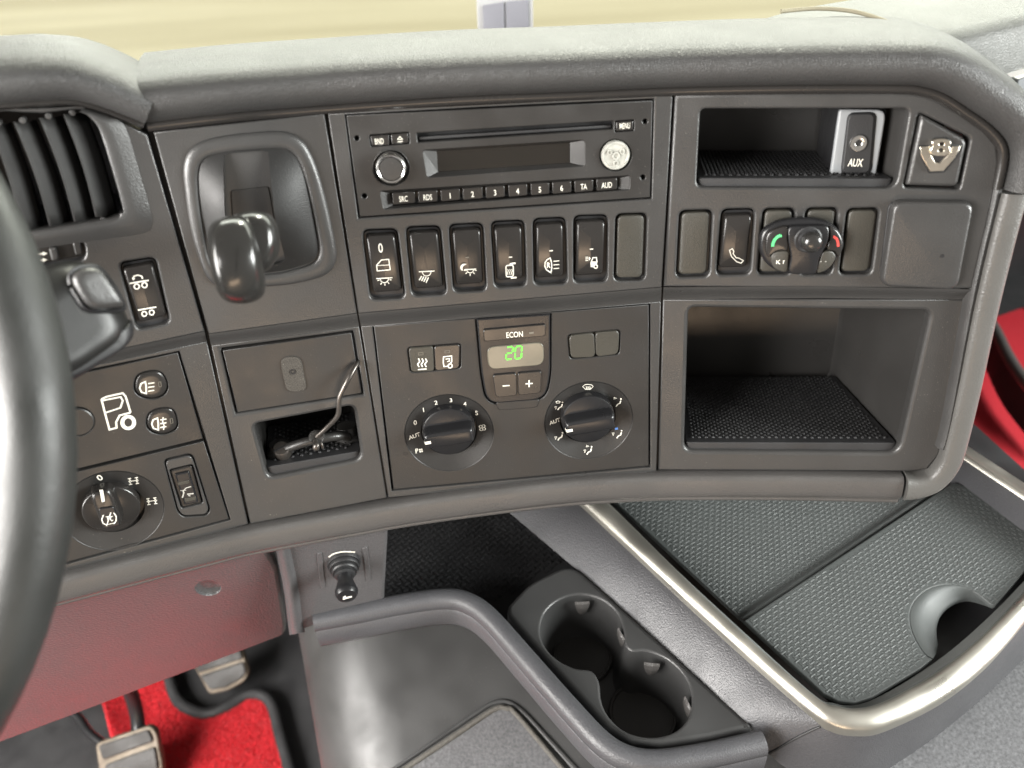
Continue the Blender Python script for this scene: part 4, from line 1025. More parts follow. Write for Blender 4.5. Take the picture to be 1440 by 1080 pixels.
# phone remote
pr = thing('phone_remote', 'oval black hands-free phone remote with joystick, green and red handset keys', 'remote', FR.p3(1127, 384))
po = cr2([(1068,343),(1072,326),(1086,315),(1105,309),(1135,307),(1160,311),(1178,322),(1187,340),(1184,355),(1172,369),(1150,381),(1125,385),(1100,384),(1080,373),(1070,358)], 4)
pl = FR.P(po, .006); xs = [p[0] for p in pl]; ys = [p[1] for p in pl]; pcx = (min(xs)+max(xs))/2; pcy = (min(ys)+max(ys))/2; pa = (max(xs)-min(xs))/2; pb_ = (max(ys)-min(ys))/2
pf = lambda u, v: .0030*(1-(u/pa)**2)+.001*(1-(v/pb_)**2)
dome('base', FR, pl, [(.002,.0005),(0,.002),(0,.0045),(.0008,.0060),(.0020,.0066)], M_black, pr, None, 3)
wpf = lambda u, v: .0075+pf(u-pcx, v-pcy)
def key(pts, mat, w=.0075, ins=.0, name='key'):
    p = ccw(FR.P(zq(Z4, pts), .009)); m = MB(); prev = None
    for d, dz in ((0,-.004),(0,-.0007),(.0003,-.0002),(.0009,0)):
        q = inset(p, d+ins); rg = m.ring([(x, y, w+dz+pf(x-pcx, y-pcy)) for x, y in q])
        if prev: m.band(prev, rg)
        prev = rg
    # fan to the centre keeps the dome
    c = (sum(m.v[i][0] for i in prev)/len(prev), sum(m.v[i][1] for i in prev)/len(prev)); ci = m.ring([(c[0], c[1], w+pf(c[0]-pcx, c[1]-pcy))])[0]
    for k in range(len(prev)): m.face([prev[k], prev[(k+1) % len(prev)], ci], True)
    return m.build(name, mat, pr, FR.M, 60)
kg = key(cr2([(655,345),(670,285),(720,250),(800,232),(800,300),(802,385),(740,392),(690,425),(672,440),(655,400)], 3), M_switch)
kr_ = key(cr2([(1088,235),(1140,262),(1172,320),(1175,380),(1150,440),(1122,400),(1070,385),(1085,320),(1090,270)], 3), M_switch)
key(cr2([(690,445),(720,405),(805,395),(808,450),(800,530),(760,535),(710,510)], 3), M_blank, .0070)
key(cr2([(1020,455),(1045,400),(1105,400),(1130,440),(1100,500),(1050,535),(1000,540)], 3), M_blank, .0070)
cb = key(cr2([(812,235),(900,225),(1000,222),(1075,235),(1072,320),(1040,390),(1010,450),(990,540),(900,548),(812,535),(822,430),(806,330)], 3), M_black, .0082, name='centre_bridge')
symbol('green_handset', FR, Z4, [([(757,292),(735,302),(716,322),(706,345),(703,368)], 20, False), ([(745,298),(765,296)], 14, False)], [], M_green, kg, 0, wpf)
symbol('red_handset', FR, Z4, [([(1116,302),(1135,315),(1144,340),(1145,368)], 16, False), ([(1112,300),(1125,300)], 12, False)], [], M_red, kr_, 0, wpf)
symbol('key_symbol', FR, Z4, [([(730,460),(730,485)], 5, False), ([(752,458),(735,472),(752,486)], 6, False), ([(772,465),(785,463)], 5, False), ([(778,465),(774,484)], 5, False)], [], M_white, kg, 0, lambda u, v: .0078+pf(u-pcx, v-pcy))
symbol('key_symbol', FR, Z4, [([(1024,470),(1034,468)], 5, False), ([(1056,470),(1066,468)], 5, False)], [], M_grey_print, kr_, 0, lambda u, v: .0078+pf(u-pcx, v-pcy))
k = FR.px(*Z4(940,318), .011); s = FR.sc(1136, 337, .01)[0]
lathe('joystick_collar', FR, k, [(20*s,.009),(19.5*s,.0122),(17.5*s,.0130),(14*s,.0128),(11.5*s,.0142),(11.5*s,.016)], M_rubber, pr, 32)
k = FR.px(*Z4(965,335), .020)
lathe('joystick', FR, k, [(9*s,.012),(10*s,.0150),(13.4*s,.0175),(14.6*s,.0205),(13.6*s,.0235),(10*s,.0252),(5*s,.0258),(0,.0258)], M_gloss, pr, 32)
# ================================================================== setting: ground outside, cab floor, bulkhead, windscreen
def gmat():
    m = bpy.data.materials.new('pale_yard_ground'); m.use_nodes = True; nt = m.node_tree; b = nt.nodes['Principled BSDF']; b.inputs['Roughness'].default_value = .95
    tc = nt.nodes.new('ShaderNodeTexCoord'); mp = nt.nodes.new('ShaderNodeMapping'); mp.inputs['Scale'].default_value = (.12, 1.6, 1)
    n = nt.nodes.new('ShaderNodeTexNoise'); n.inputs['Scale'].default_value = 1.1; n.inputs['Detail'].default_value = 7; n.inputs['Roughness'].default_value = .62
    rp = nt.nodes.new('ShaderNodeValToRGB'); e = rp.color_ramp.elements; e[0].position = .36; e[0].color = (.66, .60, .42, 1); e[1].position = .64; e[1].color = (.86, .80, .60, 1)
    nt.links.new(tc.outputs['Object'], mp.inputs['Vector']); nt.links.new(mp.outputs['Vector'], n.inputs['Vector']); nt.links.new(n.outputs['Fac'], rp.inputs['Fac']); nt.links.new(rp.outputs['Color'], b.inputs['Base Color'])
    return m
def sheet(name, pts, mat, kind='structure'):
    m = MB(); r = m.ring(pts); m.face(r); o = m.build(name, mat)
    if kind: o['kind'] = kind
    return o
sheet('ground', [(-150,1.6,-1.25),(150,1.6,-1.25),(150,300,-1.25),(-150,300,-1.25)], gmat())
sheet('cab_floor', [(-1.2,-.6,-.004),(1.7,-.6,-.004),(1.7,1.2,-.004),(-1.2,1.2,-.004)], M_rubber)
sheet('bulkhead', [(-1.2,1.19,-.01),(1.7,1.19,-.01),(1.7,1.06,.74),(-1.2,1.06,.74)], M_dark)
gm = bpy.data.materials.new('windscreen_glass'); gm.use_nodes = True; nt = gm.node_tree; nt.nodes.clear()
o_ = nt.nodes.new('ShaderNodeOutputMaterial'); tr = nt.nodes.new('ShaderNodeBsdfTransparent'); gl = nt.nodes.new('ShaderNodeBsdfGlossy'); gl.inputs['Roughness'].default_value = .02
mx = nt.nodes.new('ShaderNodeMixShader'); mx.inputs[0].default_value = .05; tr.inputs[0].default_value = (.95,.97,.94,1)
nt.links.new(tr.outputs[0], mx.inputs[1]); nt.links.new(gl.outputs[0], mx.inputs[2]); nt.links.new(mx.outputs[0], o_.inputs[0])
ws = MB(); ws.box(-1.15,1.6,-.0025,.0025,0,.95)
wso = ws.build('windscreen', gm, None, Matrix.Translation((0,1.05,.74)) @ Matrix.Rotation(math.radians(9), 4, 'X'))
tag(wso, 'clear windscreen pane above the dashboard with pale ground beyond', 'windscreen')

dk_ = loft('deck', [[Vector((x,.60,.80)) for x in (-1.15,0,1.6)], [Vector((x,.85,.77)) for x in (-1.15,0,1.6)], [Vector((x,1.055,.745)) for x in (-1.15,0,1.6)]], M_leather, dash)
ub = loft('lower_bulkhead', [[Vector((x,.60,.80)) for x in (-1.15,.30)], [Vector((x,.60,.44)) for x in (-1.15,.30)]], M_dark, dash)
# pale box standing by the windscreen
bxF = Frame(C0+ray(711,46)*0.93, RWC @ Vector((1,.03,0)), (0,.15,1))
tb = thing('transponder_box', 'pale grey folded plastic box standing at the windscreen above the radio', 'box', bxF.O)
s9 = .93/FPX
plate('shell', bxF, rnd([(-39*s9,-.02),(39*s9,-.02),(39*s9,46*s9),(-39*s9,44*s9)], .003), M_shell, tb, -.02, 0, bev=.001, back=True)
plate('panel', bxF, rnd([(-31*s9,-.015),(-1*s9,-.015),(-1*s9,40*s9),(-31*s9,36*s9)], .002), M_card, tb, -.002, .003, bev=.0008)
plate('panel', bxF, rnd([(1*s9,-.015),(33*s9,-.015),(33*s9,42*s9),(1*s9,40*s9)], .002), M_card, tb, -.002, .002, bev=.0008)
# ================================================================== passenger side of the dashboard
pd = thing('passenger_dashboard', 'pale leather passenger dash top with curved stitched seam at upper right', 'dashboard', H(.80).p3(1440, 120))
def hrow(px, z): return [H(z).p3(x, y) for x, y in px]
def hrz(px): return [H(z).p3(x, y) for x, y, z in px]
r0 = cr(hrow([(940,56),(1050,33),(1120,14),(1210,-2),(1400,-30),(1700,-70)], .925), 5); r1 = cr(hrow([(980,70),(1060,75),(1180,75),(1325,57),(1440,33),(1720,-30)], .932), 5)
lerp = lambda A, B, t, dz=0: [a.lerp(b, t)+Vector((0,0,dz)) for a, b in zip(A, B)]
r2 = cr(hrz([(1000,92,.915),(1080,97,.912),(1230,92,.912),(1392,113,.910),(1440,95,.910),(1720,20,.910)]), 5)
for R_ in (r0, r1, r2): R_.append(R_[-1]+Vector((.75, .04, 0)))
loft('leather_top', [[p+Vector((0,.12,-.05)) for p in r0], r0, lerp(r0, r1, .5, .004), lerp(r0, r1, .9, .003), r1, lerp(r1, r2, .12, -.001), lerp(r1, r2, .3, -.004), r2], M_padtop, pd, sharp=80, flip=True)
r2 = r2[14:]; r3 = [p+Vector((0,.01,-.006)) for p in r2]; r4 = [p+Vector((0,.02,-.10)) for p in r2]; r5 = [p+Vector((0,.25,-.16)) for p in r2]
loft('lower_fascia', [r3, r4, r5], M_pale, pd, flip=True)
for a, b in ((1402,1426),(1430,1470)):
    q = [(a,122-(a-1402)*.35),(b,122-(b-1402)*.35),(b,150-(b-1402)*.3),(a,150-(a-1402)*.3)]
    Fp = Frame(r2[3]+Vector((0,-.004,-.01)), (1,0.12,0), (0,.1,1)); plate('flap', Fp, rnd(Fp.P(q), .002), M_silverplate, pd, -.006, 0, bev=.001)
tube('stitched_seam', cr(hrow([(1098,16),(1150,12),(1205,17),(1262,36),(1302,55),(1320,64)], .9345), 6), .0014, M_thread, pd, 8)
# ================================================================== lower console
con = thing('centre_console', 'grey grained plastic centre console with raised ledge below the dashboard', 'console', H(.44).p3(1000, 1000))
ZT = .530
T = [(800,694),(830,720),(960,842),(1060,933),(1137,1000),(1173,1022),(1207,1028),(1247,1022),(1327,983),(1390,933),(1440,877),(1500,800),(1560,735)]
B = [(640,660,.497),(722,726,.497),(884,864,.498),(985,958,.498),(1056,1022,.498),(1098,1075,.47),(1190,1112,.45),(1272,1068,.45),(1348,1012,.45),(1412,955,.45),(1472,893,.45),(1530,815,.45),(1592,752,.45)]
tt = cr(hrow(T, ZT-.0065), 6); bb = cr(hrz(B), 6)
def bl_(t, bulge): return [a.lerp(b, t)+Vector((0,0,bulge)) for a, b in zip(tt, bb)]
loft('side_fairing', [tt, bl_(.06,.0008), bl_(.2,.0022), bl_(.45,.003), bl_(.75,.0022), bb], M_console, con, sharp=80, flip=True)
tube('fairing_seam', [tt[28].lerp(bb[28], t)+Vector((0,0,.003*math.sin(math.pi*min(1,t*1.1)))) for t in (.12,.25,.4,.55,.7,.85,1.0)], .0011, M_dark, con, 6)
# pocket floor and cup holder
fl = MB(); r = fl.ring(hrow([(470,600),(840,640),(812,800),(752,850),(705,880),(680,850),(640,838),(530,845),(440,860)], .462)); fl.face(r[::-1]); fl.build('pocket_floor', M_rubber, con)
pf_ = Frame(H(.4625).p3(640,780), (1,0,0), (0,1,0))
pk_poly = pf_.P([(470,640),(800,660),(800,790),(745,815),(700,848),(640,838),(545,842)])
m = MB()
for i in range(-30, 30):
    for j in range(-30, 40):
        if not pip((i*math.cos(.7)-j*math.sin(.7))*.0055, (i*math.sin(.7)+j*math.cos(.7))*.0055, pk_poly): continue
        if (i+j) % 2: m.box(i*.0055-.0022, i*.0055+.0022, j*.0055-.0009, j*.0055+.0009, 0, .0011)
        else: m.box(i*.0055-.0009, i*.0055+.0009, j*.0055-.0022, j*.0055+.0022, 0, .0011)
o = m.build('pocket_tread', M_rubber, con, pf_.M @ Matrix.Rotation(.7, 4, 'Z')); o['kind'] = 'stuff'
ch = thing('cup_holder', 'dark double cup holder insert with two joined round wells', 'cup holder', H(.45).p3(830, 930))
ZC = Zoom(700, 770, 3.4286)
cup_px = zq(ZC, cr2([(205,400),(228,312),(300,250),(400,226),(500,250),(572,312),(607,400),(614,468),(650,500),(720,500),(820,540),(900,620),(935,720),(918,820),(850,888),(740,913),(622,888),(540,820),(500,740),(488,645),(450,592),(372,580),(290,540),(230,480)], 4))
cp = rnd([(708,858),(744,820),(793,796),(812,799),(930,905),(1059,1023),(1000,1037),(930,1048),(888,1044),(855,1024),(805,968),(755,912)], [14,14,12,10,0,4,0,0,0,0,0,0])
plate('holder_top', H(.5015), H(.5015).P(cp), M_cup, ch, -.045, 0, [H(.5015).P(cup_px)], .004, .0022, seg=4)
hf = H(.5015)
recess('cup_well', hf, hf.P(cup_px), .062, M_cup, ch, .004, -.0015, rb=.004)
for cx_, cy_, rr_ in ((410,520,.027),(700,800,.029)):
    c = hf.px(*ZC(cx_, cy_), -.060); lathe('well_base', hf, c, [(rr_,-.0625),(rr_,-.0595),(rr_-.001,-.0585),(rr_-.0025,-.0585),(rr_-.0032,-.0600),(0,-.0600)], M_bin, ch, 44)
for x, y, a in ((408,283,90),(585,430,20),(742,580,80),(905,765,15)):
    c = hf.px(*ZC(x, y), -.004); a = math.radians(a); 
    m = MB(); d = Vector((math.cos(a), math.sin(a))); n_ = Vector((-d.y, d.x)); prev = None
    for wz, hw, pr_d in ((-.001, .0062, .0004), (-.003, .0064, .0022), (-.008, .0056, .0030), (-.014, .0040, .0024), (-.019, .0022, .0010), (-.021, .0012, -.0004)):
        c0 = Vector(c)+d*.003
        row = [c0+n_*(hw*t)-d*(pr_d*(1-.35*abs(t))) for t in (-1, -.7, -.66, -.1, -.06, .06, .1, .66, .7, 1)]
        rg = m.ring([(q.x, q.y, wz-(.0003 if k_ in (2, 4, 5, 7) else 0)) for k_, q in enumerate(row)])
        if prev: m.band(rg, prev, False, False)
        prev = rg
    m.build('spring_fin', M_bolster, ch, hf.M)
# raised ledge round the foot space
led = [(440,866,.515),(500,855,.515),(560,843,.515),(620,835,.515),(655,840,.515),(688,862,.515),(740,920,.515),(800,988,.515),(850,1040,.514),(890,1061,.513),(935,1064,.512),(1000,1054,.511),(1075,1037,.511)]
P = cr(hrz(led), 6); axl = []
for i in range(len(P)):
    t = (P[min(i+1,len(P)-1)]-P[max(i-1,0)]).normalized(); axl.append((Vector((0,0,1)).cross(t).normalized(), Vector((0,0,1))))
sweep('ledge', P, axl, [(.0080,-.055),(.0080,-.006),(.0070,-.002),(.004,.0004),(0,.0010),(-.004,.0004),(-.0072,-.002),(-.0085,-.006),(-.0088,-.0105),(-.0080,-.0112),(-.0092,-.0125),(-.0098,-.030),(-.0085,-.034),(-.004,-.0345)], M_console, con, pclosed=False, sharp=70, scl=[1.0]*len(P))
m = MB()
for p, a, sg in ((P[0], axl[0], 1), (P[-1], axl[-1], -1)):
    r = m.ring([p+a[0]*x+a[1]*y for x, y in [(.0080,-.055),(.0080,-.006),(.004,.0004),(-.004,.0004),(-.0085,-.006),(-.0098,-.030),(-.004,-.0345)]]); m.face(r if sg > 0 else r[::-1])
m.build('ledge_end', M_console, con)
# ---- storage tray with silver trim
tr_ = thing('storage_tray', 'deep grey storage tray edged with a satin silver trim strip', 'tray', H(.46).p3(1200, 850))
I = [(838,694),(868,720),(980,831),(1074,919),(1149,983),(1175,993),(1202,997),(1240,988),(1308,951),(1368,906),(1424,850),(1478,788),(1535,728)]
ti = cr(hrow(I, ZT), 6); to = cr(hrow(T, ZT-.003), 6)
loft('silver_trim', [[p+Vector((0,0,-.008)) for p in to], to, lerp(to, ti, .05, .0022), lerp(to, ti, .25, .0042), lerp(to, ti, .55, .005), lerp(to, ti, .85, .004), lerp(to, ti, .97, .002), [p+Vector((0,0,-.002)) for p in ti]], M_satin, tr_, sharp=80)
cen = H(ZT).p3(1180, 800)
def shrink(A, d): return [p+(cen-p).normalized()*d for p in A]
loft('tray_rim', [[p+Vector((0,0,-.0005)) for p in ti], [p+Vector((0,0,-.0025)) for p in shrink(ti,.002)], [p+Vector((0,0,-.0085)) for p in shrink(ti,.0042)], [p+Vector((0,0,-.0105)) for p in shrink(ti,.0085)], [p+Vector((0,0,-.030)) for p in shrink(ti,.0095)]], M_lip, tr_, sharp=80)
fl = MB(); r = fl.ring(hrow([(700,560),(1330,560),(1550,760),(1300,1010),(1190,1010)], .488)); fl.face(r[::-1]); fl.build('tray_floor', M_rubber, tr_)
# right wall with bright edge
w0_ = hrow([(1285,636),(1341,678),(1440,754),(1560,846)], .517); w1_ = hrow([(1290,602),(1349,642),(1440,703),(1560,783)], .552); w2_ = hrow([(1293,594),(1352,633),(1440,691),(1560,770)], .556); w3_ = [p+Vector((.010,.010,-.004)) for p in w2_]
loft('right_wall', [[p+Vector((0,0,-.02)) for p in w0_], w0_, w1_], M_console, tr_)
loft('right_trim', [w1_, lerp(w1_, w2_, .5, .002), w2_, w3_, [p+Vector((.004,.004,-.08)) for p in w3_]], M_satin, tr_, sharp=70)
# ---- lid and rear mat with basket-weave tread
eA = (H(.52).p3(1147,961)-H(.52).p3(1048,873)).normalized(); eB = (H(.52).p3(1330,679)-H(.52).p3(1048,873)).normalized()
def tread(F, poly, parent, step=.0037, mat=M_mat):
    m = MB(); xs = [p[0] for p in poly]; ys = [p[1] for p in poly]; i0 = int(min(xs)/step)-1; j0 = int(min(ys)/step)-1
    for i in range(i0, int(max(xs)/step)+2):
        for j in range(j0, int(max(ys)/step)+2):
            x, y = i*step, j*step
            if not all(pip(x+dx, y+dy, poly) for dx, dy in ((.003,0),(-.003,0),(0,.003),(0,-.003))): continue
            a, b = (.0026, .00075) if (i+j) % 2 else (.00075, .0026)
            lo = m.ring([(x-a,y-b,0),(x+a,y-b,0),(x+a,y+b,0),(x-a,y+b,0)]); hi = m.ring([(x-a*.86,y-b*.5,.0003),(x+a*.86,y-b*.5,.0003),(x+a*.86,y+b*.5,.0003),(x-a*.86,y+b*.5,.0003)])
            m.band(lo, hi, True, False); m.face(hi)
    o = m.build('tread', mat, parent, F.M); o['kind'] = 'stuff'; return o
FLd = Frame(H(.522).p3(1048,873), eB, -eA); 
if FLd.W.z < 0: FLd = Frame(H(.522).p3(1048,873), eB, eA)
flange = cr2([(1312,926),(1300,918),(1284,890),(1280,862),(1291,840),(1312,826),(1340,822),(1368,830),(1392,848),(1400,851)], 3, False)
lid_px = [(1046,873),(1143,962),(1158,976),(1180,986),(1203,988),(1228,980),(1295,940)]+flange+[(1425,823),(1446,797),(1500,720),(1340,678)]
ld = thing('tray_lid', 'grey tread-patterned tray lid with a scooped finger hole at its front edge', 'lid', FLd.O)
lid_o = plate('lid_panel', FLd, FLd.P(lid_px), M_mat, ld, -.004, 0, bev=.0012)
tread(FLd, FLd.P(lid_px), ld)
# scooped finger pull: slopes from the lid down to the opening
fo = [FLd.p3(x, y, -.0002) for x, y in flange]
fi_px = cr2([(1318,918),(1319,905),(1317,892),(1318,878),(1324,864),(1335,852),(1350,844),(1366,842),(1385,847),(1398,852)], 3, False)
fi = [FLd.p3(x, y, -.010) for x, y in fi_px]
rows = []
for t in (0, .1, .25, .45, .7, .9, 1):
    dz = .0095*(t-t*t*(3-2*t))*0
    rows.append([a.lerp(b, t)+Vector((0,0,.004*math.sin(math.pi*t)*(1-t))) for a, b in zip(fo, fi)])
rows.append([p+Vector((0,0,-.004)) for p in fi])
loft('finger_scoop', rows, M_mat, ld, sharp=80)
FLr = Frame(H(.512).p3(1046,868), eB, FLd.V)
rear_px = [(848,690),(1041,869),(1334,674),(1290,640),(800,640)]
rm = thing('rear_tray_mat', 'tread-patterned tray mat in the shade under the dashboard behind the lid', 'mat', FLr.O)
plate('mat_sheet', FLr, FLr.P(rear_px), M_mat, rm, -.004, 0, bev=.001)
tread(FLr, FLr.P(rear_px), rm)
dv = [FLr.p3(1043,872,.003), FLr.p3(1337,674,.003)]
tube('mat_edge', dv, .0024, M_mat, rm, 8)
# fabric cover on the engine tunnel
fo_ = sheet('tunnel_fabric', hrow([(1150,1130),(1250,1078),(1345,1008),(1415,948),(1480,880),(1700,900),(1700,1300),(1150,1300)], .452)[::-1], M_fabric, None)
tag(fo_, 'grey woven fabric cover of the engine tunnel at lower right', 'fabric cover')

# ================================================================== hump cover in front of the console
hc_ = thing('engine_hump_cover', 'smooth dark plastic engine hump cover with rounded left shoulder', 'cover', H(.36).p3(600, 950))
za = .385
FHp = Frame(H(za).p3(640, 960), (1, 0, 0), (0, math.cos(.36), math.sin(.36)))
L0_ = FHp.p3(530, 850); L1_ = FHp.p3(585, 1100); dirv = (L1_-L0_).normalized(); dn_ = FHp.W; rt = dn_.cross(dirv); rt = rt if rt.x > 0 else -rt
rows = []
for s_ in (-.30, -.1, 0, .1, .2, .3, .45):
    o_ = L0_+dirv*s_; row = [o_+rt*.55, o_+rt*.2, o_+rt*.1, o_+rt*.03]
    for k in range(9):
        a = math.pi/2*k/8; row.append(o_-rt*(.10*math.sin(a))-dn_*(.10*(1-math.cos(a))))
    row.append(o_-rt*.115-dn_*.22); row.append(o_-rt*.14-dn_*.45)
    rows.append(row)
loft('cover_shell', rows, M_hump, hc_, sharp=80)
ins = [(556,1090),(640,1034),(694,998),(712,996),(728,1006),(800,1092),(800,1250),(556,1250)]
plate('recess_lip', FHp, FHp.P(rnd([(536,1090),(630,1026),(692,984),(716,982),(738,998),(824,1092),(824,1250),(536,1250)], [0,0,14,14,14,0,0,0])), M_hump, hc_, -.004, .0022, holes=[FHp.P(rnd([(548,1089),(635,1030),(693,991),(714,989),(733,1002),(812,1090),(812,1240),(548,1240)], [0,0,10,10,10,0,0,0]))], bev=.0014)
hmt = thing('carpet_insert', 'grey carpet insert with bound edge in the engine hump cover', 'mat', H(za).p3(690, 1060))
plate('carpet_pile', FHp, FHp.P(rnd(ins, [0,0,10,10,10,0,0,0])), M_fabric, hmt, -.004, .003, bev=.0015)
tube('bound_edge', cr([FHp.p3(x, y, .003) for x, y in ins[:6]], 6), .0026, M_fabricb, hmt, 8)

# ================================================================== panel with small lever, knee panel
FK = Frame(FL1.p3(460, 800, -.022), pan(12.5), (0, 0, 1))
kp = thing('lower_trim_panel', 'grey grained panel under the bolster carrying a small black lever', 'panel', FK.p3(470, 880))
plate('panel_face', FK, FK.P(rnd([(392,745),(548,715),(541,836),(541,846),(432,884),(413,892)], [0,0,6,4,4,6])), M_soft, kp, -.05, 0, bev=.003)
rows = []
for t, w in ((0,-.012),(.1,.0005),(.3,.0045),(.55,.0055),(.8,.002),(1,-.001)):
    rows.append([FK.p3(x+t*22, y-t*4, w) for x, y in cr2([(383,757),(391,790),(399,830),(404,870),(407,893)], 4, False)])
loft('edge_rib', rows, M_soft, kp, flip=True, sharp=80)
for x, y0, y1 in ((449,778,826),(513,770,815)):
    plate('shallow_groove', FK, FK.P(rnd([(x-4,y0),(x+4,y0-2),(x+9,y1),(x+2,y1+2)], 3)), M_soft, kp, -.002, .0008, bev=.0006)
Z8 = Zoom(380, 740, 6.75)
ar = cr2([(555,292),(600,262),(660,245),(730,240),(805,245)], 4, False)
symbol('white_arc', FK, Z8, [(ar, 14, False)], [], M_white, kp, .0002)
lv = thing('small_lever', 'small black hand lever with ringed boot and white mark on its end', 'lever', FK.p3(*Z8(700,350), 0))
b0 = FK.p3(*Z8(700,360), .001); b1 = FK.p3(*Z8(725,640), .030)
FLv = Frame(b0, FK.U, (b1-b0).cross(FK.U)); 
Wd_ = (b1-b0).normalized(); Uu = (FK.U-Wd_*FK.U.dot(Wd_)).normalized(); FLv = Frame(b0, Uu, Wd_.cross(Uu)); LL = (b1-b0).length
lathe('boot', FLv, (0, 0), [(.0135,-.008),(.0135,.000),(.0128,.0016),(.0118,.0016),(.0122,.004),(.0115,.0052),(.0100,.0052),(.0104,.0078),(.0096,.009),(.0080,.009),(.0082,.0115),(.0066,.0125)], M_rubber, lv, 30)
hnd = lathe('handle', FLv, (0, 0), [(.0066,.010),(.0060,LL*.4),(.0062,LL*.6),(.0080,LL*.80),(.0090,LL*.92),(.0088,LL),(.0075,LL+.0025),(0,LL+.0035)], M_black, lv, 28)
m = MB(); r = m.ring([(-.0034,-.0018,LL+.0038),(.0040,-.0010,LL+.0036),(.0036,.0010,LL+.0036),(-.0006,.0008,LL+.0038),(-.0008,.0026,LL+.0034),(-.0030,.0010,LL+.0036)]); m.face(r); m.build('end_mark', M_white, hnd, FLv.M)
kn_top = FL0.p3(240, 810, -.016)
FN = Frame(kn_top, pan(21), (0, -.28, 1))
kne = thing('knee_panel', 'large grained knee panel under the dash tinted red by the carpet', 'panel', FN.p3(230, 950))
plate('panel_face', FN, FN.P(rnd([(-80,888),(100,836),(283,791),(374,769),(392,800),(404,880),(402,893),(38,1031),(-80,1075)], [0,0,0,4,0,8,8,0,0])), M_knee, kne, -.02, 0, bev=.004, holes=[FN.P(circ(293,827,18,10.5,24))], hbev=.0008)
cpk = FN.P(circ(293,827.5,17.5,10,24)); dome('screw_cap', FN, cpk, [(0,-.006),(0,-.002),(.001,-.0024),(.004,-.0036)], M_knee, kne, None, 3)

# ================================================================== pedals and driver's floor
rc = plate('red_floor_mat', H(.012), H(.012).P(cr2([(140,940),(236,930),(239,957),(250,985),(272,1000),(295,1003),(322,992),(348,977),(371,979),(384,995),(393,1030),(408,1085),(425,1160),(440,1250),(480,1500),(-500,1500),(60,1250),(158,1120),(158,1050)], 3)), M_carpet, None, -.010, 0, bev=.003)
tag(rc, "bright red carpet mat on the driver's floor round the pedals", 'floor mat')
hb_ = tube('mat_binding', cr([H(.014).p3(x, y) for x, y in ((236,930),(239,957),(250,985),(272,1000),(295,1003),(322,992),(348,977),(371,979),(384,995),(393,1030),(408,1085),(425,1160))], 5), .0085, M_binding, rc, 10)
def pile(name, F, poly, n, h, r, parent, mat):
    m = MB(); xs = [p[0] for p in poly]; ys = [p[1] for p in poly]; rnd_ = random.Random(3); k = 0
    while k < n:
        u = rnd_.uniform(min(xs), max(xs)); v = rnd_.uniform(min(ys), max(ys))
        if not pip(u, v, poly): continue
        a = rnd_.uniform(0, 6.28); hh = h*rnd_.uniform(.6, 1.3); lx = rnd_.uniform(-.8, .8)*hh; ly = rnd_.uniform(-.8, .8)*hh
        q = m.ring([(u+r*math.cos(a+t*2.094), v+r*math.sin(a+t*2.094), 0) for t in range(3)]); tp = m.ring([(u+lx, v+ly, hh)])[0]
        for t in range(3): m.face([q[t], q[(t+1) % 3], tp])
        k += 1
    o = m.build(name, mat, parent, F.M); o['kind'] = 'stuff'; return o
pile('pile', H(.0122), H(.0122).P(cr2([(146,948),(233,934),(235,957),(247,988),(270,1005),(296,1008),(324,997),(350,982),(369,985),(380,998),(389,1032),(404,1087),(420,1160),(178,1160),(162,1050)], 3)), 26000, .0042, .0013, rc, M_carpet)
def pedal(name, label, quad, z, tiltv, ribs):
    c = (sum(p[0] for p in quad)/len(quad), sum(p[1] for p in quad)/len(quad))
    F = Frame(H(z).p3(*c), (1, .12, 0), (0, tiltv[0], tiltv[1]))
    t = thing(name, label, 'pedal', F.O)
    plate('pedal_frame', F, rnd(F.P(quad), .006), M_pedalm, t, -.012, 0, bev=.002, back=True)
    for q in ribs: plate('rubber_pad', F, rnd(F.P(q), .004), M_pedal, t, -.004, .0035, bev=.0018)
    tube('pedal_arm', cr([F.pt(0,.02,-.01), F.pt(0,.08,.0), F.pt(.0,.2,.10)], 6), .009, M_black, t, 10)
    return t
pedal('accelerator_pedal', 'worn accelerator pedal with dusty metal rim on the right', [(266,925),(338,905),(350,946),(344,958),(319,972),(294,977)], .05, (.75,.66), [[(270,924),(336,906),(342,926),(280,946)], [(281,950),(343,930),(347,945),(340,954),(318,966),(297,970)]])
pedal('brake_pedal', 'worn brake pedal with dusty metal frame at the bottom left', [(134,1046),(211,1020),(220,1030),(229,1078),(222,1120),(146,1135)], .07, (.75,.66), [[(139,1048),(210,1025),(217,1042),(146,1068)], [(148,1075),(219,1049),(224,1082),(154,1106)]])
tube('brake_hose', cr([H(.06).p3(x, y) for x, y in ((60,985),(105,1005),(125,1030),(150,1050))], 6), .006, M_black, None, 8)
tag(bpy.data.objects['brake_hose'], 'thin black pedal rod beside the brake pedal', 'rod')
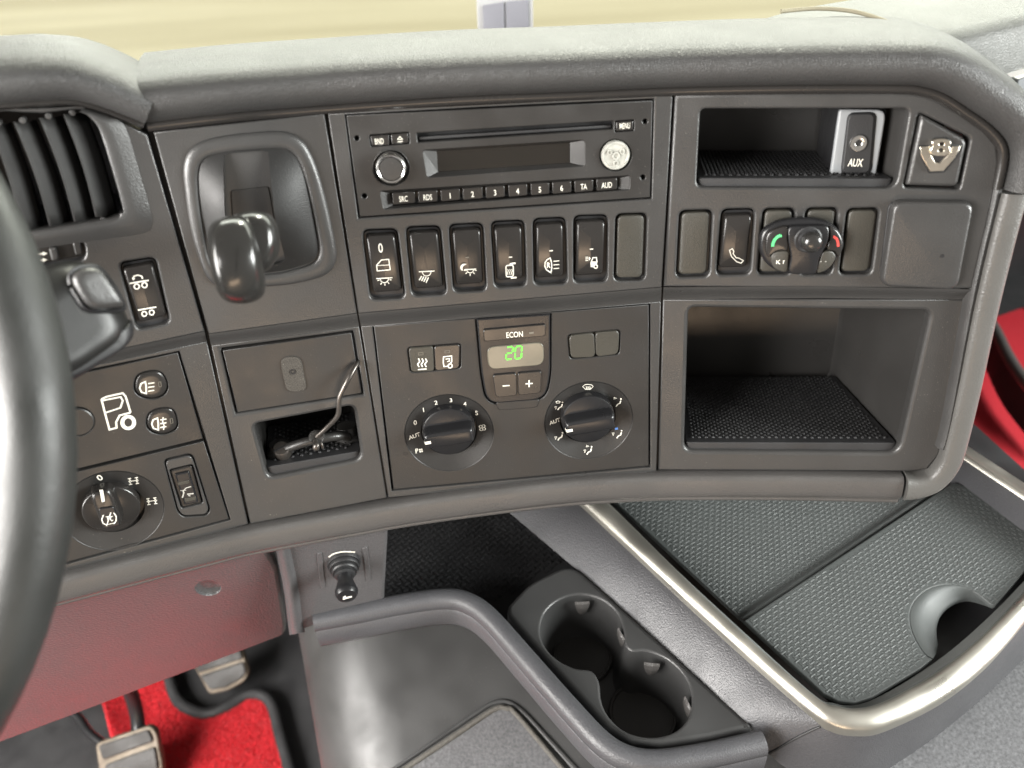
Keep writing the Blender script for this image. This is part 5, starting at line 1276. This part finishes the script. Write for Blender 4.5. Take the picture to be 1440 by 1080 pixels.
# passenger floor
prm = sheet('passenger_carpet', [(.34,.15,.30),(1.68,.15,.30),(1.68,1.13,.30),(.34,1.13,.30)], M_carpet_shaded, None); tag(prm, 'bright red carpet on the passenger floor right of the dashboard', 'carpet')
ps = thing('door_sill_trim', 'dark curved trim piece on the red passenger floor at right edge', 'trim', H(.36).p3(1420, 500))
pth = cr([H(.36).p3(x, y) for x, y in ((1370,425),(1397,460),(1420,505),(1445,540),(1500,600))], 6)
tube('sill_rail', pth, .008, M_bolster, ps, 12)
sd = MB(); A_ = [p+Vector((0,0,-.012)) for p in pth]; B_ = [p+Vector((-.01,-.02,-.05)) for p in pth]; a = sd.ring(A_); b = sd.ring(B_); sd.band(a, b, False); sd.build('sill_side', M_dark, ps)
fw = MB(); r = fw.ring([H(.306).p3(x, y) for x, y in ((1330,300),(1700,250),(1700,480),(1440,432),(1397,447),(1370,470))]); fw.face(r[::-1]); fwo = fw.build('footwell_mat', M_rubber, None); tag(fwo, 'black rubber mat at the front of the passenger footwell', 'mat')

# ================================================================== steering wheel and stalk
FS = Frame(C0+ray(-690, 640)*.34, RWC @ Vector((1,0,0)), RWC @ Vector((0,1,0)))
sw = thing('steering_wheel', 'black leather steering wheel rim close to the camera at the left edge', 'steering wheel', FS.O)
FS = Frame(C0+(ray(0,640)*.34)+ (RWC @ Vector((-690/FPX*.34,0,0))), RWC @ Vector((1,0,0)), RWC @ Vector((0,1,0)))
Rm = .2225; rp_ = [FS.pt(Rm*math.cos(2*math.pi*k/96), Rm*math.sin(2*math.pi*k/96)) for k in range(48, 145)]
tube('rim', rp_, .0160, M_wheel, sw, 20, caps=False)
lathe('hub', FS, (0,0), [(.085,-.06),(.08,-.03),(.06,-.02),(0,-.018)], M_switch, sw, 30)
for a in (150, 210, 270): tube('spoke', [FS.pt(.07*math.cos(math.radians(a)), .07*math.sin(math.radians(a)), -.035), FS.pt(.22*math.cos(math.radians(a)), .22*math.sin(math.radians(a)), -.002)], [.018,.012], M_switch, sw, 10)
st_t = thing('steering_stalk', 'chunky grey steering column stalk with square button on its tip', 'stalk', C0+ray(100,470)*.41)
FT = facing(120, 450, .395, 0, -12)
so2 = FT.P(cr2([(20,425),(50,388),(85,368),(125,366),(152,385),(172,415),(189,448),(190,470),(176,488),(145,508),(105,533),(60,548),(20,540)], 4))
xs = [p[0] for p in so2]; ys = [p[1] for p in so2]; sa = (max(xs)-min(xs))/2; sb = (max(ys)-min(ys))/2
dome('stalk_body', FT, so2, [(.010,-.034),(.003,-.026),(0,-.016),(.0,-.012),(.002,-.006),(.005,-.002),(.009,.0004),(.013,.0014)], M_stalk, st_t, lambda u, v: -.0025*(v/sb), 3)
bq = FT.P(cr2([(103,398),(104,386),(116,378),(134,377),(146,386),(163,410),(173,428),(168,432),(138,434),(124,430),(112,415)], 3), .003)
dome('stalk_button', FT, bq, [(0,-.004),(0,.0042),(.0012,.0058),(.003,.0064)], M_panel, st_t, None, 2)
tube('button_gap', [FT.pt(u, v, .0022-.0025*((v-(min(ys)+sb))/sb)) for u, v in FT.P(cr2([(100,400),(101,384),(114,375),(136,374),(149,384),(166,409),(176,430),(169,436),(138,438),(121,434),(109,417)], 3), .003)], .0011, M_dark, st_t, 6)
lw_ = FT.P([(18,545),(60,551),(106,535),(146,510),(178,489),(191,470),(188,450),(176,462),(150,478),(110,497),(60,512),(18,515)], -.002)
dome('stalk_underside', FT, cr2(lw_, 3), [(0,-.030),(-.0006,-.016),(0,-.006),(.003,-.0015),(.006,-.0008)], M_dark, st_t, None, 0)
